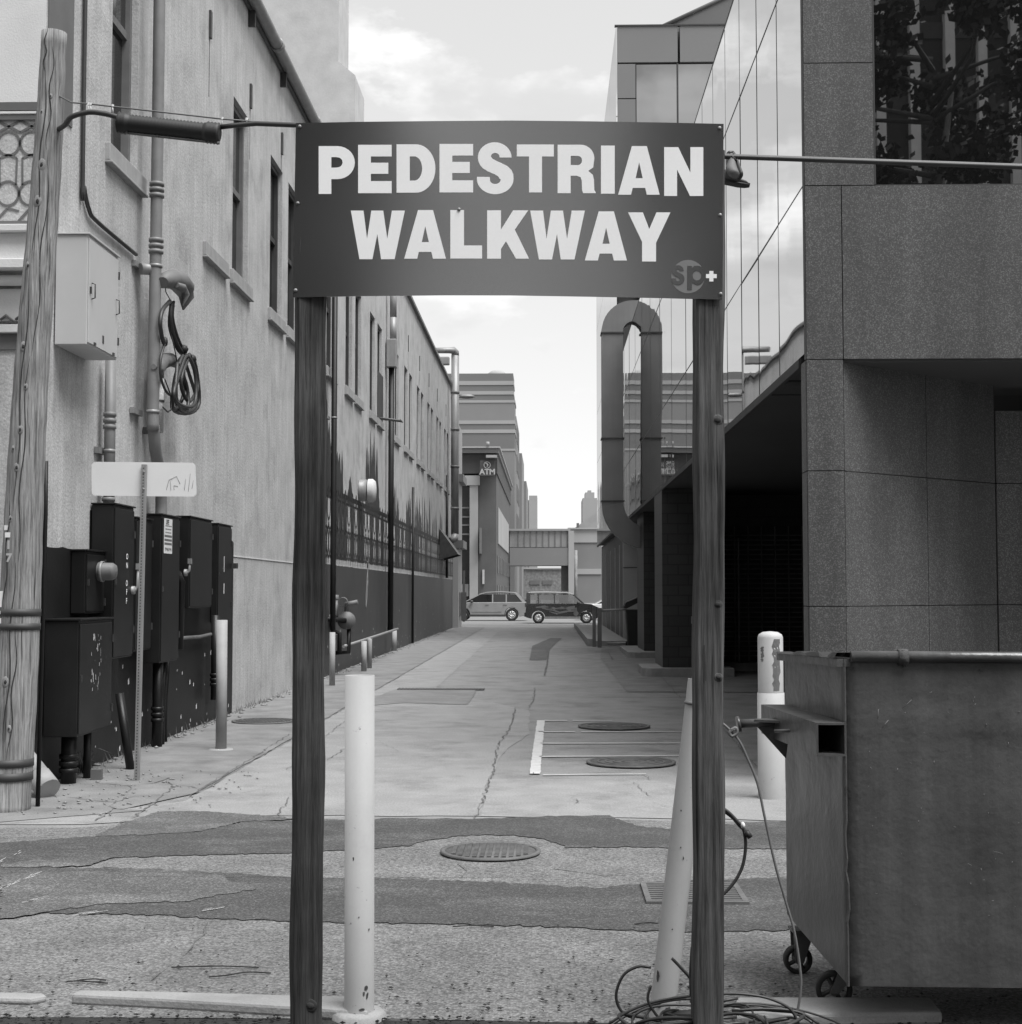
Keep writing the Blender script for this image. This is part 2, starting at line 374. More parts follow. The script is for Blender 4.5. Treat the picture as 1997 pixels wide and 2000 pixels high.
# ================================================================== GROUND
def ground_sheet(name, x0, x1, y0, y1, z, mat):
    m = MB(); m.quad((x0, y0, z), (x1, y0, z), (x1, y1, z), (x0, y1, z)); o = m.build(name, mat); return tag(o, kind='structure')
def gpoly(name, pts, z, mat, jit=.016, step=.035, world=False, kind='structure'):
    P = [Vector(p) if world else G(*p) for p in pts]; res = []; ph = rnd.random() * 9
    wob = lambda x, y: (math.sin(x * 5.3 + ph) + .6 * math.sin(x * 13.7 + y * 7 + ph) + .4 * math.sin(x * 31 + y * 23)) * (.006 if mat in (asph, asph_m, agg) else 0)
    for i, p in enumerate(P):
        q = P[(i + 1) % len(P)]; d = (q - p); n = max(1, min(160, int(d.length / step)))
        for k in range(n):
            t = k / n; j = jit if 0 < k else jit * .5
            res.append((p.x + d.x * t + rnd.uniform(-j, j), p.y + d.y * t + rnd.uniform(-j, j) * 1.5 + wob(p.x + d.x * t, p.y + d.y * t), z))
    from mathutils.geometry import tessellate_polygon
    tri = tessellate_polygon([[Vector(r) for r in res]])
    m = MB(); m.add(res, tri); o = m.build(name, mat)
    for v in o.data.vertices: pass
    bm = bmesh.new(); bm.from_mesh(o.data)
    for f in bm.faces:
        if f.normal.z < 0: f.normal_flip()
    bm.to_mesh(o.data); bm.free()
    return tag(o, kind=kind)
def crack(pts, width, z=.0135, jit=.02, world=False):
    P = [Vector(p) if world else G(*p) for p in pts]; res = []
    for i in range(len(P) - 1):
        d = P[i + 1] - P[i]; n = max(1, min(80, int(d.length / .09)))
        for k in range(n + (i == len(P) - 2)):
            res.append(P[i] + d * (k / n) + Vector((rnd.uniform(-jit, jit), rnd.uniform(-jit, jit), 0)))
    L_ = []; R_ = []
    for i, p in enumerate(res):
        t = (res[min(i + 1, len(res) - 1)] - res[max(0, i - 1)]).normalized(); nn = Vector((-t.y, t.x, 0)); w_ = width * rnd.uniform(.15, 1.0) * .27
        L_.append((p.x + nn.x * w_, p.y + nn.y * w_, z)); R_.append((p.x - nn.x * w_, p.y - nn.y * w_, z))
    return L_, R_
ground_sheet('ground', -120, 120, -90, 900, 0.0, concrete)
ground_sheet('street', -100, 100, 69.5, 104, .004, streetm)
# road crossing in front of the alley
gpoly('road', [(-45.0, 5.70, 0), (45, 5.70, 0), (45, 10.35, 0), (8, 10.35, 0), (3.2, 10.45, 0), (.6, 10.65, 0), (-2.2, 10.62, 0), (-3.3, 10.2, 0), (-8, 9.9, 0), (-45, 9.9, 0)], .004, agg, world=True, step=.2)
ground_sheet('planting_strip', -45, 45, -12, 5.70, .003, soilm)
gpoly('asphalt_band', [(-600, 1665), (0, 1649), (156, 1638), (392, 1627), (480, 1607), (640, 1605), (770, 1601), (920, 1602), (1060, 1597), (1190, 1595), (1215, 1606), (1260, 1618), (1330, 1622), (1480, 1608), (2600, 1606), (2600, 1665), (1320, 1660), (1250, 1656), (1110, 1659), (1060, 1640), (1000, 1633), (920, 1633), (830, 1644), (800, 1655), (730, 1660), (560, 1668), (400, 1673), (230, 1677), (0, 1693), (-600, 1720)], .009, asph)
gpoly('asphalt_patch', [(185, 1637), (240, 1610), (310, 1588), (400, 1587), (560, 1600), (640, 1603), (560, 1604), (475, 1608), (392, 1627), (300, 1633)], .012, asph_m)
gpoly('asphalt_trench', [(-600, 1705), (0, 1695), (150, 1698), (230, 1697), (480, 1710), (560, 1716), (740, 1718), (960, 1724), (1080, 1733), (1170, 1738), (1240, 1730), (1300, 1724), (1560, 1716), (2600, 1710), (2600, 1815), (1700, 1815), (1380, 1824), (1180, 1820), (1000, 1810), (740, 1806), (560, 1803), (280, 1790), (0, 1785), (-600, 1785)], .009, asph)
gpoly('asphalt_patch', [(0, 1693), (60, 1684), (225, 1677), (180, 1693), (120, 1697), (0, 1697)], .012, asph_m)
gpoly('asphalt_patch', [(0, 1800), (0, 1712), (150, 1706), (420, 1712), (500, 1740), (360, 1765), (200, 1770)], .0125, asph_m)
gpoly('asphalt_patch', [(1035, 1290), (1040, 1262), (1075, 1247), (1098, 1247), (1075, 1268), (1068, 1290)], .009, asph_m)
# lighter slabs of the alley
gpoly('light_slab', [(-4.6, 10.3, 0), (-3.3, 10.35, 0), (-2.2, 10.8, 0), (-.50, 10.8, 0), (-.52, 13, 0), (-.42, 15.4, 0), (-.22, 17, 0), (-.25, 20.3, 0), (-1.9, 24.5, 0), (-2.0, 60, 0), (-2.85, 60, 0), (-2.85, 11.5, 0), (-3.3, 11.0, 0)], .005, concrete_l, world=True, step=.3, jit=.02)
gpoly('light_slab', [(-.50, 10.8, 0), (2.5, 10.6, 0), (5, 10.5, 0), (5, 11.6, 0), (1.4, 11.9, 0), (.9, 12.9, 0), (-.52, 12.9, 0)], .0055, concrete_l, world=True, step=.3, jit=.02)
gpoly('sidewalk', [(-4.30, 10.9, 0), (-3.2, 11.05, 0), (-2.87, 11.9, 0), (-2.87, 67, 0), (-4.30, 67, 0)], .009, concrete_s, world=True, step=.4, jit=.01)
gpoly('sidewalk', [(-45, 10.2, 0), (-4.0, 10.35, 0), (-3.0, 11.0, 0), (-4.30, 11.2, 0), (-4.30, 12.2, 0), (-45, 12.2, 0)], .0092, concrete_s, world=True, step=.4, jit=.02)
gpoly('sidewalk', [(1.30, 24, 0), (5, 24, 0), (5, 68, 0), (1.62, 68, 0), (1.62, 44, 0), (1.30, 36, 0)], .009, concrete_s, world=True, step=.4, jit=.01)
# sunken grated pit
gpoly('pit_slab', [(780, 1346), (930, 1349), (925, 1362), (912, 1378), (790, 1374), (690, 1382), (760, 1352)], .010, concrete_s)
# joints and cracks, all one sheet of dark lines
cm = MB()
def addcrack(pts, wd, **k):
    a, b = crack(pts, wd, **k)
    for i in range(len(a) - 1): cm.quad(a[i], a[i + 1], b[i + 1], b[i])
for pts, wd in [
    ([(734, 1431), (860, 1433), (980, 1440), (1050, 1438)], .02), ([(734, 1492), (960, 1494)], .014), ([(640, 1560), (740, 1552), (940, 1560)], .01),
    ([(1008, 1384), (996, 1425), (972, 1460), (966, 1500), (956, 1530), (936, 1580), (929, 1601)], .03), ([(1045, 1345), (1042, 1370), (1032, 1384), (1008, 1384)], .03),
    ([(1072, 1276), (1069, 1300), (1064, 1320)], .07), ([(1072, 1276), (1120, 1275), (1188, 1274), (1198, 1290)], .06), ([(1290, 1320), (1330, 1365)], .03),
    ([(970, 1521), (1020, 1522), (1044, 1512)], .02), ([(1044, 1516), (1260, 1514), (1272, 1527)], .015), ([(374, 1558), (392, 1542), (470, 1497), (566, 1436)], .028),
    ([(190, 1533), (250, 1537), (300, 1532), (318, 1528), (330, 1522)], .03), ([(325, 1528), (338, 1540), (360, 1537), (388, 1542)], .03), ([(338, 1540), (312, 1562), (290, 1578), (262, 1600)], .03),
    ([(130, 1560), (200, 1568), (222, 1570), (215, 1585), (190, 1605)], .03), ([(250, 1537), (252, 1548)], .02), ([(222, 1570), (260, 1558), (310, 1555)], .02),
    ([(740, 1450), (780, 1470)], .01), ([(0, 1610), (120, 1605), (230, 1612), (262, 1600)], .02), ([(240, 1470), (420, 1447)], .015), ([(250, 1590), (540, 1540)], .008),
    ([(540, 1600), (566, 1560)], .02), ([(640, 1486), (680, 1460)], .02), ([(560, 1505), (660, 1420), (700, 1395)], .02),
    ([(960, 1345), (1160, 1345)], .02), ([(700, 1380), (920, 1392), (1000, 1398)], .012), ([(1300, 1395), (1480, 1370)], .02), ([(900, 1310), (1100, 1305), (1230, 1306)], .03),
    ([(900, 1690), (908, 1705), (900, 1716)], .02), ([(1280, 1570), (1320, 1585)], .01), ([(410, 1805), (395, 1830), (380, 1855), (340, 1880), (300, 1920)], .015), ([(1080, 1700), (1180, 1712), (1300, 1707)], .03),
    ([(1120, 1560), (1130, 1572)], .02), ([(1240, 1530), (1260, 1550), (1270, 1560)], .015), ([(1420, 1430), (1460, 1480), (1530, 1545)], .03)]:
    addcrack(pts, wd)
for Y in (14.6, 20.1, 24.4, 29, 34, 40, 47, 55, 63): addcrack([(-4.2, Y, 0), (-2.9, Y, 0)], .02, world=True)
for Y in (24.4, 31.5, 38, 46, 55): addcrack([(-2.85, Y, 0), (-.3, Y + .1, 0), (1.3, Y, 0)], .018, world=True)
addcrack([(-2.85, 11.9, 0), (-2.85, 40, 0), (-2.85, 66, 0)], .03, world=True)
for v_, u0, u1 in ((1601, 640, 1215), (1716, 230, 1000), (1660, 830, 700)): addcrack([(u0, v_), ((u0 + u1) / 2, v_ + 1), (u1, v_)], .02)
tag(cm.build('ground_cracks', crackm), kind='structure')
# painted box on the alley floor
ln = MB()
def gline(a, b, w0, w1, z=.0135):
    A, B = G(*a), G(*b); d = (B - A); n = max(2, int(d.length / .07)); t = d.normalized(); nn = Vector((-t.y, t.x, 0)); pr = None
    for i in range(n + 1):
        p = A + d * (i / n); w_ = (w0 + (w1 - w0) * i / n) * .5
        q = (Vector((p.x, p.y, z)) + nn * (w_ + rnd.uniform(-.006, .004)), Vector((p.x, p.y, z)) - nn * (w_ + rnd.uniform(-.006, .004)))
        if pr and rnd.random() > .02: ln.quad(pr[0], q[0], q[1], pr[1])
        pr = q
gline((1057, 1409), (1045, 1514), .10, .10)
gline((1064, 1409), (1196, 1409), .08, .03); gline((1052, 1431), (1350, 1431), .07, .04); gline((1056, 1454), (1400, 1453), .07, .04); gline((1054, 1480), (1350, 1478), .06, .04); gline((1046, 1516), (1262, 1514), .05, .03)
tag(ln.build('painted_lines', linem), kind='structure')
sl = MB()
for (a, b) in (((0, 1690), (42, 1665)), ((0, 1745), (60, 1715)), ((10, 1738), (70, 1712)), ((35, 1770), (82, 1760)), ((152, 1792), (166, 1790)), ((395, 1784), (418, 1780))):
    A, B = G(*a), G(*b)
    for _ in range(7):
        t = rnd.random(); p = A.lerp(B, t) + Vector((rnd.uniform(-.02, .02), rnd.uniform(-.02, .02), .0145)); d = (B - A).normalized() * rnd.uniform(.03, .12)
        n_ = Vector((-d.y, d.x, 0)).normalized() * .004; sl.quad(p, p + d, p + d + n_, p + n_)
tag(sl.build('worn_paint', linem), kind='structure')
# ================================================================== FLOOR IRONWORK
def manhole(u, v, dia, label, waffle):
    c = G(u, v); c.z = .014; r = dia / 2
    t = thing('manhole_cover', label, 'manhole', c, 'round covers let into the paving')
    m = MB(); m.lathe(c, [(r * 1.02, 0), (r * 1.02, .012), (r * .93, .012), (r * .93, .0)], 40); m.build('rim', iron, t)
    m = MB(); m.lathe(c, [(r * .92, 0), (r * .92, .006), (0.001, .006)], 40)
    if waffle:
        k = int(r / .036)
        for i in range(-k, k + 1):
            for j in range(-k, k + 1):
                x, y = i * .036 * 1.25, j * .036 * 1.25
                if x * x + y * y < (r * .86) ** 2: m.box(c.x + x - .013, c.x + x + .013, c.y + y - .013, c.y + y + .013, c.z + .0062, c.z + .017)
    else:
        for q in (.78, .60, .42, .22):
            m.lathe(c, [(r * q, .0062), (r * q, .014), (r * q - .02, .014), (r * q - .02, .0062)], 36)
    m.build('lid', iron, t); return t
manhole(958.5, 1668, .62, 'round waffle patterned manhole cover in the dark asphalt band, nearest the sign', True)
manhole(1200, 1421, .86, 'ringed manhole cover at the far end of the white painted box', False)
manhole(1233, 1492, .84, 'ringed manhole cover at the near end of the white painted box', False)
manhole(515, 1411, .78, 'round grille cover in the sidewalk by the plaster wall, left of the sign post', True)
g = PY  # storm grate
c0, c1, c2, c3 = G(1262, 1733), G(1420, 1733), G(1436, 1768), G(1272, 1768)
t = thing('storm_grate', 'rectangular slotted drain grate in the road beside the leaning white bollard', 'drain', ((c0.x + c1.x) / 2, (c0.y + c2.y) / 2, .012))
x0, x1, y0, y1 = c0.x, c0.x + .48, c2.y, c0.y
m = MB(); m.box(x0, x1, y0, y1, .0105, .012); m.build('pit', rubber, t)
m = MB(); m.box(x0 - .03, x0, y0, y1, .010, .024); m.box(x1, x1 + .03, y0, y1, .010, .024); m.box(x0 - .03, x1 + .03, y0 - .03, y0, .010, .023); m.box(x0 - .03, x1 + .03, y1, y1 + .03, .010, .023); m.build('frame', iron, t)
m = MB()
for i in range(9):
    y = y0 + (y1 - y0) * (i + .5) / 9; m.box(x0, x1, y - .012, y + .012, .0125, .022)
m.build('bars', iron, t)
p = G(850, 1349); t = thing('trench_grate', 'long low grated drain cover across the middle of the alley floor', 'drain', (p.x, p.y, .01))
m = MB(); a = G(780, 1346); m.box(a.x, a.x + 1.45, a.y - .35, a.y, .0135, .017); m.build('pit', crackm, t)
m = MB()
for i in range(26): m.box(a.x + i * .057, a.x + i * .057 + .02, a.y - .33, a.y - .02, .018, .026)
m.build('bars', iron, t)
# kerb stones in the foreground
def kerb(pts, z1, label):
    m = MB(); P = [G(*q) for q in pts]; n = len(P); m.add([(q.x, q.y, .0) for q in P] + [(q.x, q.y, z1) for q in P], [tuple(range(n)), tuple(range(n, 2 * n))] + [(i, n + i, n + (i + 1) % n, (i + 1) % n) for i in range(n)])
    o = m.build('kerb', kerbm, None, bevel=.012); return tag(o, label, 'kerb', 'concrete kerb bars along the front edge of the road')
kerb([(152, 1955), (320, 1958), (566, 1965), (720, 1968), (720, 2000), (566, 1988), (320, 1973), (138, 1964)], .045, 'long low concrete kerb bar at the foot of the left sign post')
kerb([(-60, 1950), (86, 1954), (92, 1960), (60, 1966), (-60, 1962)], .03, 'short broken kerb piece at the left end of the long kerb bar')
kerb([(1440, 1972), (1818, 1972), (1842, 2003), (1430, 2010)], .05, 'concrete kerb bar below the dumpster wheels')
# ================================================================== LEFT PLASTER BUILDING
XW = -4.27
def wall_holes(m, X, y0, y1, z0, z1, holes, depth, back=-1):
    ys = sorted({y0, y1} | {h[0] for h in holes} | {h[1] for h in holes}); zs = sorted({z0, z1} | {h[2] for h in holes} | {h[3] for h in holes})
    for i in range(len(ys) - 1):
        for j in range(len(zs) - 1):
            cy, cz = (ys[i] + ys[i + 1]) / 2, (zs[j] + zs[j + 1]) / 2
            if any(h[0] < cy < h[1] and h[2] < cz < h[3] for h in holes): continue
            m.quad((X, ys[i], zs[j]), (X, ys[i + 1], zs[j]), (X, ys[i + 1], zs[j + 1]), (X, ys[i], zs[j + 1]))
    for (a, b, c, d) in holes:
        Xb = X + back * depth
        m.quad((X, a, c), (Xb, a, c), (Xb, a, d), (X, a, d)); m.quad((X, b, c), (X, b, d), (Xb, b, d), (Xb, b, c))
        m.quad((X, a, d), (Xb, a, d), (Xb, b, d), (X, b, d)); m.quad((X, a, c), (X, b, c), (Xb, b, c), (Xb, a, c))
YA, YE = 12.13, 65.6
Z1, Z2 = 9.95, 10.65
LB = thing('plaster_building', 'long pale plaster building with tall narrow windows down the left side of the alley', 'building', (-9, 38, 0))
wins = [(13.98, 14.88, 5.98, 8.75, 0)]; sills = [(13.80, 15.10)]
for k in range(11):
    s0 = 17.8 + 4.22 * k
    for j in (0, 1):
        a = s0 + 1.55 * j; sills.append((a, a + 1.3))
        if not (k == 0 and j == 0): wins.append((a + .13, a + 1.15, 5.98, 8.40, k))
near = [(w_[0], w_[1], w_[2], w_[3]) for w_ in wins if w_[0] < 29.5]; far = [(w_[0], w_[1], w_[2], w_[3]) for w_ in wins if w_[0] > 29.5]
m = MB(); wall_holes(m, XW, YA, 29.6, 0, Z1, near, .20); wall_holes(m, XW, 29.6, YE, 0, Z2, far, .20)
m.quad((XW, YA, 0), (XW, YA, Z1), (-16, YA, Z1), (-16, YA, 0)); m.quad((XW, YE, 0), (-16, YE, 0), (-16, YE, Z2), (XW, YE, Z2)); m.quad((-16, YA, 0), (-16, YA, Z1), (-16, YE, Z1), (-16, YE, 0))
m.build('wall', stucco, LB, recalc=False)
m = MB(); m.box(-16, XW - .35, YA + .35, 29.6, Z1 - .3, Z1 - .2); m.box(-16, XW - .35, 29.6, YE - .35, Z2 - .3, Z2 - .2); m.box(XW - .35, XW + .05, YA, 29.6, Z1, Z1 + .07); m.box(XW - .35, XW + .10, 29.6, YE, Z2, Z2 + .10); m.build('roof', framegrey, LB)
for (a, b, c, d, k) in wins:
    m = MB(); X = XW - .17
    m.box(X, X + .10, a, a + .07, c, d); m.box(X, X + .10, b - .07, b, c, d); m.box(X, X + .10, a + .07, b - .07, d - .08, d); m.box(X, X + .10, a + .07, b - .07, c, c + .10)
    zm = c + (d - c) * .52; m.box(X - .02, X + .07, a + .07, b - .07, zm - .04, zm + .04)
    fr = m.build('window', framedark if k else framegrey, LB)
    m = MB(); m.box(X + .015, X + .02, a + .07, b - .07, c + .10, zm - .04); m.box(X + .045, X + .05, a + .07, b - .07, zm + .04, d - .08); m.build('pane', glassdark, fr)
for i, (a, b) in enumerate(sills):
    m = MB(); m.box(XW - .02, XW + .05, a, b, 5.815, 5.99); m.box(XW - .02, XW + .07, a, b, 5.79, 5.815); m.build('sill', sillm, LB, bevel=.008)
# extra half opening and bracket
m = MB(); m.box(XW + .005, XW + .012, 36.4, 37.6, 6.02, 7.2); m.build('shutter', framedark, LB)
# iron tie anchors with cracks below
m = MB()
for (u, v, l) in ((410, 22, 24), (489, 165, 22), (550, 260, 20)):
    P = PX(u, v, XW); m.box(XW + .002, XW + .03, P.y - .05, P.y + .03, P.z - .35, P.z); m.box(XW + .001, XW + .004, P.y - .012, P.y, P.z - 1.1, P.z - .35)
m.build('wall_anchor', darkmetal, LB)
m = MB()
for k in range(1, 10):
    y = 31.9 + 4.2 * (k - 1) * .98 + rnd.uniform(-.4, .4); m.box(XW + .002, XW + .02, y, y + .06, 9.0, 9.5); m.box(XW + .001, XW + .004, y + .02, y + .035, 8.2 + rnd.random() * .4, 9.0)
m.build('wall_anchor', darkmetal, LB)
m = MB(); g = random.Random(15)
for (u, v, n_, du, dv) in ((232, 520, 7, 3, 6), (480, 540, 9, 1, 22), (300, 330, 5, 4, 9), (395, 620, 8, 1, 14), (200, 620, 5, 3, 8), (500, 700, 9, 2, 12), (520, 1180, 6, 3, 8), (450, 300, 6, 2, 10), (355, 250, 7, 1, 9)):
    p = PX(u, v, XW + .003); q = p.copy()
    for i in range(n_):
        nx = PX(u + du * (i + 1) * .6 + g.uniform(-3, 3), v + dv * (i + 1), XW + .003); w_ = .0035; m.quad(q, q + Vector((0, w_, 0)), nx + Vector((0, w_ * .7, 0)), nx); q = nx
tag(m.build('wall_crack', crackm, LB, recalc=False), kind='stuff')
# dark painted base with ragged top
def ragged(X, y0, y1, z0, z1f, th=.004, step=.12, amp=.01):
    m = MB(); n = int((y1 - y0) / step); pts = [(y0 + (y1 - y0) * i / n, z1f(y0 + (y1 - y0) * i / n) + rnd.uniform(-amp, amp)) for i in range(n + 1)]
    for i in range(n):
        (a, za), (b, zb) = pts[i], pts[i + 1]; m.quad((X + th, a, z0), (X + th, b, z0), (X + th, b, zb), (X + th, a, za))
    return m
ragged(XW, YA, 13.5, .0, lambda y: 2.03).build('painted_base', blackpaint, LB)
m = ragged(XW, 13.5, 19.75, .0, lambda y: 2.40 if y < 19.3 else 2.4 - (y - 19.3) * .2); m.build('painted_base', blackpaint, LB)
ragged(XW, 27.4, YE, .0, lambda y: 2.17).build('painted_base', dadopaint, LB)
m = MB(); m.box(XW + .002, XW + .01, 19.75, 27.4, 2.12, 2.135); m.build('scored_line', facade_m, LB)
m = MB(); m.box(XW + .002, XW + .012, YA + .02, 12.80, 5.8, 9.9); m.build('shaded_strip', trim_dark, LB)  # dark sheet stands in for the shade on the corner quoin
# peeling and graffiti flecks on the dark paint
m = MB()
for _ in range(150):
    y = 13.5 + rnd.random() * 6 if rnd.random() < .35 else 27.5 + rnd.random() * 37; z = rnd.random() ** 2.4 * 1.2 + .02; s_ = rnd.uniform(.01, .05)
    m.quad((XW + .006, y, z), (XW + .006, y + s_, z + s_ * .2), (XW + .006, y + s_ * .8, z + s_ * 1.5), (XW + .006, y - s_ * .1, z + s_))
tag(m.build('paint_flecks', facade_m, LB), kind='stuff')
m = MB(); P = PX(716, 1142, XW)
for k in range(3):
    pts = [Vector((XW + .008, P.y + .25 * math.sin(q * 1.3 + k) * .8, P.z + .55 * math.cos(q + k * .7))) for q in [i * .25 for i in range(22)]]
    m.tube(pts, .012, 4)
m.build('graffiti', framegrey, LB)
# painted mural: railing and drips
mu = MB(); X = XW + .006
def strip(pts, wd, X=X):
    for i in range(len(pts) - 1):
        (y0, z0), (y1, z1) = pts[i], pts[i + 1]; dy, dz = y1 - y0, z1 - z0; l = math.hypot(dy, dz) or 1; ny, nz = -dz / l * wd / 2, dy / l * wd / 2
        mu.quad((X, y0 + ny, z0 + nz), (X, y1 + ny, z1 + nz), (X, y1 - ny, z1 - nz), (X, y0 - ny, z0 - nz))
def oval(cy, cz, ry, rz, wd, n=16):
    strip([(cy + ry * math.cos(2 * math.pi * i / n), cz + rz * math.sin(2 * math.pi * i / n)) for i in range(n + 1)], wd)
y = 27.5
while y < 65.3:
    strip([(y, 2.2), (y, 3.62)], .045); oval(y + .29, 3.32, .20, .26, .06); oval(y + .29, 2.62, .26, .30, .06); oval(y + .58, 2.62, .26, .30, .05)
    strip([(y + .29, 3.0), (y + .29, 2.9)], .13); strip([(y + .29, 2.2), (y + .29, 3.1)], .03); strip([(y + .1, 3.6), (y + .29, 3.78), (y + .48, 3.6)], .05)
    if rnd.random() < .35: mu.quad((X - .0015, y + .05, 2.3), (X - .0015, y + .5, 2.3), (X - .0015, y + .5, 3.6), (X - .0015, y + .05, 3.6))
    y += .58
strip([(27.4, 3.64), (65.4, 3.64)], .10); strip([(27.4, 3.50), (65.4, 3.50)], .04)
def drip(y, wd, z1, z0=3.5):
    X2 = X - .001 - rnd.random() * .0006; n = 9; L_ = []; R_ = []
    for i in range(n + 1):
        t = i / n; z = z0 + (z1 - z0) * t; w_ = wd * (1 - t ** 2.5) * .5 + .006; L_.append((X2, y - w_ * rnd.uniform(.7, 1.15), z)); R_.append((X2, y + w_ * rnd.uniform(.7, 1.15), z))
    for i in range(n): mu.quad(L_[i], R_[i], R_[i + 1], L_[i + 1])
for yc, hmax, nn in ((28.6, 5.6, 5), (30.0, 5.0, 5), (34.3, 5.6, 7), (36.0, 5.3, 7), (40.5, 5.2, 6), (44.5, 5.0, 6), (48, 4.9, 6), (51, 5.1, 6), (55, 4.8, 6), (58, 4.9, 6), (62, 4.7, 5)):
    for _ in range(nn): drip(yc + rnd.gauss(0, .75), rnd.uniform(.22, .80), 3.6 + (hmax - 3.6) * rnd.uniform(.3, 1.0) ** .8)
mu.build('painted_railing_mural', muralpaint, LB, recalc=False)
# front facade mouldings
FZ = lambda v: 1.65 + (1155 - v) * YA / FPX
fx1 = XW - .004
m = MB(); m.box(-8, fx1, YA - .012, YA - .002, FZ(178), 9.9); m.build('facade_panel', facade_m, LB)
m = MB(); m.box(-8, fx1, YA - .03, YA - .003, FZ(195), FZ(178)); m.box(-8, fx1, YA - .02, YA - .003, FZ(213), FZ(203)); m.box(-8, fx1, YA - .02, YA - .004, FZ(436), FZ(418)); m.box(-8, fx1, YA - .02, YA - .003, FZ(676), FZ(645)); m.build('facade_band', trim_dark, LB)
m = MB(); m.box(-8, fx1, YA - .028, YA - .004, FZ(202), FZ(196)); m.box(-8, fx1, YA - .22, YA - .003, FZ(450), FZ(436)); m.box(-8, fx1, YA - .16, YA - .003, FZ(505), FZ(450.5)); m.box(-8, fx1, YA - .24, YA - .003, FZ(524), FZ(505.5))
m.tube([(-8, YA - .10, FZ(542)), (fx1, YA - .10, FZ(542))], .045, 12); m.box(-8, fx1, YA - .05, YA - .003, FZ(620), FZ(556)); m.box(-8, fx1, YA - .07, YA - .003, FZ(644), FZ(628)); m.build('cornice', facade_m, LB, bevel=.006)
m = MB(); yf = YA - .006
def fstrip(pts, wd):
    for i in range(len(pts) - 1):
        (x0, z0), (x1, z1) = pts[i], pts[i + 1]; dx, dz = x1 - x0, z1 - z0; l = math.hypot(dx, dz) or 1; nx, nz = -dz / l * wd / 2, dx / l * wd / 2
        m.quad((x0 + nx, yf, z0 + nz), (x1 + nx, yf, z1 + nz), (x1 - nx, yf, z1 - nz), (x0 - nx, yf, z0 - nz))
sc = YA / FPX
for i in range(18):
    cx = (39 - 1070 - 46 * i) * sc
    for cz in (FZ(260), FZ(362)): fstrip([(cx + .095 * math.cos(q), cz + .105 * math.sin(q)) for q in [2 * math.pi * k / 20 for k in range(21)]], .022)
    fstrip([(cx - .07, FZ(345)), (cx - .075, FZ(290)), (cx, FZ(283)), (cx + .075, FZ(290)), (cx + .07, FZ(345))], .018)
    fstrip([(cx - .1, FZ(213)), (cx + .1, FZ(238))], .02); fstrip([(cx + .1, FZ(213)), (cx - .1, FZ(238))], .02); fstrip([(cx - .1, FZ(418)), (cx, FZ(392)), (cx + .1, FZ(398))], .022)
m.build('painted_scrollwork', trim_dark, LB, recalc=False)
m = MB()
for i in range(28):
    q = [Vector((-8 + .12, 0, 0))]; cx = (30 - 1070 - 30 * i) * sc
    m.tube([(cx - .05, YA - .055, FZ(618)), (cx, YA - .07, FZ(610)), (cx + .05, YA - .055, FZ(620)), (cx + .02, YA - .06, FZ(626))], .012, 6)
m.build('scroll_moulding', trim_dark, LB)
# gutter pipe along the eave
t = thing('eave_pipe', 'long metal gutter pipe bracketed below the roof edge of the plaster wall', 'gutter', (XW + .14, 22, 9.9))
m = MB(); m.tube([(XW + .14, YA + .3, 10.02), (XW + .14, 20, 10.02), (XW + .14, 29.3, 10.02)], .085, 14); m.build('pipe', galv, t)
m = MB()
for y in (14.5, 18.2, 21.9, 25.6): m.lathe((XW + .14, y, 10.02), [(.09, -.06), (.105, -.06), (.105, .06), (.09, .06)], 14, 'Y')
m.build('coupling', galv, t)
for y in (16.3, 20.4, 22.9, 26.5): m = MB(); m.box(XW, XW + .10, y - .025, y + .025, 9.72, 9.96); m.build('bracket', darkmetal, t)
# raised plaster block
t = thing('plaster_block', 'windowless pale plaster block rising above the gutter behind the near windows', 'building', (-8, 31, 9.9))
m = MB(); m.box(-15.9, -4.33, 29.7, 31.2, 9.7, 16); m.box(-4.33, -3.98, 29.7, 31.2, 9.6, 12.35); m.prism([(-4.33, 12.35), (-3.98, 12.35), (-4.33, 12.65)], 29.7, 31.2); m.build('wall', stucco_far, t)
# next building toward the street (pale corner pier)
t = thing('corner_building', 'narrow pale building edge past the far end of the plaster wall', 'building', (-8, 68, 0))
m = MB(); m.box(-16, -4.02, YE + .25, 68.6, 0, 9.2); m.build('wall', pale, t)
m = MB()
boxes('ledge', framegrey, t, [(-4.5, -3.80, YE + .2, 68.7, z, z + .35) for z in (3.6, 6.6)])
m = MB(); m.box(-4.02, -3.98, 66.5, 67.5, .5, 1.6); m.build('notice', framegrey, t)
# ================================================================== RIGHT GLASS AND GRANITE BUILDING
XG = 2.24; YG = 12.65; ZS = 3.66
GB = thing('glass_building', 'modern granite and mirror glass office building lining the right side of the alley', 'building', (6, 30, 0))
gz = lambda v: H + (1155 - v) * YG / FPX
def panel(m, x0, x1, z0, z1, y=YG, th=.03, g=.004):
    m.box(x0 + g, x1 - g, y, y + th, z0 + g, z1 - g)
m = MB()
for z0, z1 in ((0, 1.52), (1.52, 2.69), (2.69, ZS)): panel(m, 2.25, 2.57, z0, z1); m.box(2.25, 2.28, YG + .034, YG + .27, z0 + .004, z1 - .004)
panel(m, 2.25, 2.57, ZS, 5.19)
for i in range(4): panel(m, 2.57 + i * 2.2, 2.57 + (i + 1) * 2.2, ZS, 5.19)
for z0, z1 in ((5.19, 6.28), (6.28, 7.9), (7.9, 9.2)): panel(m, 2.25, 2.86, z0, z1)
m.box(2.29, 12, YG + .034, YG + .3, ZS + .01, 5.17)
m.build('granite_cladding', granite, GB)
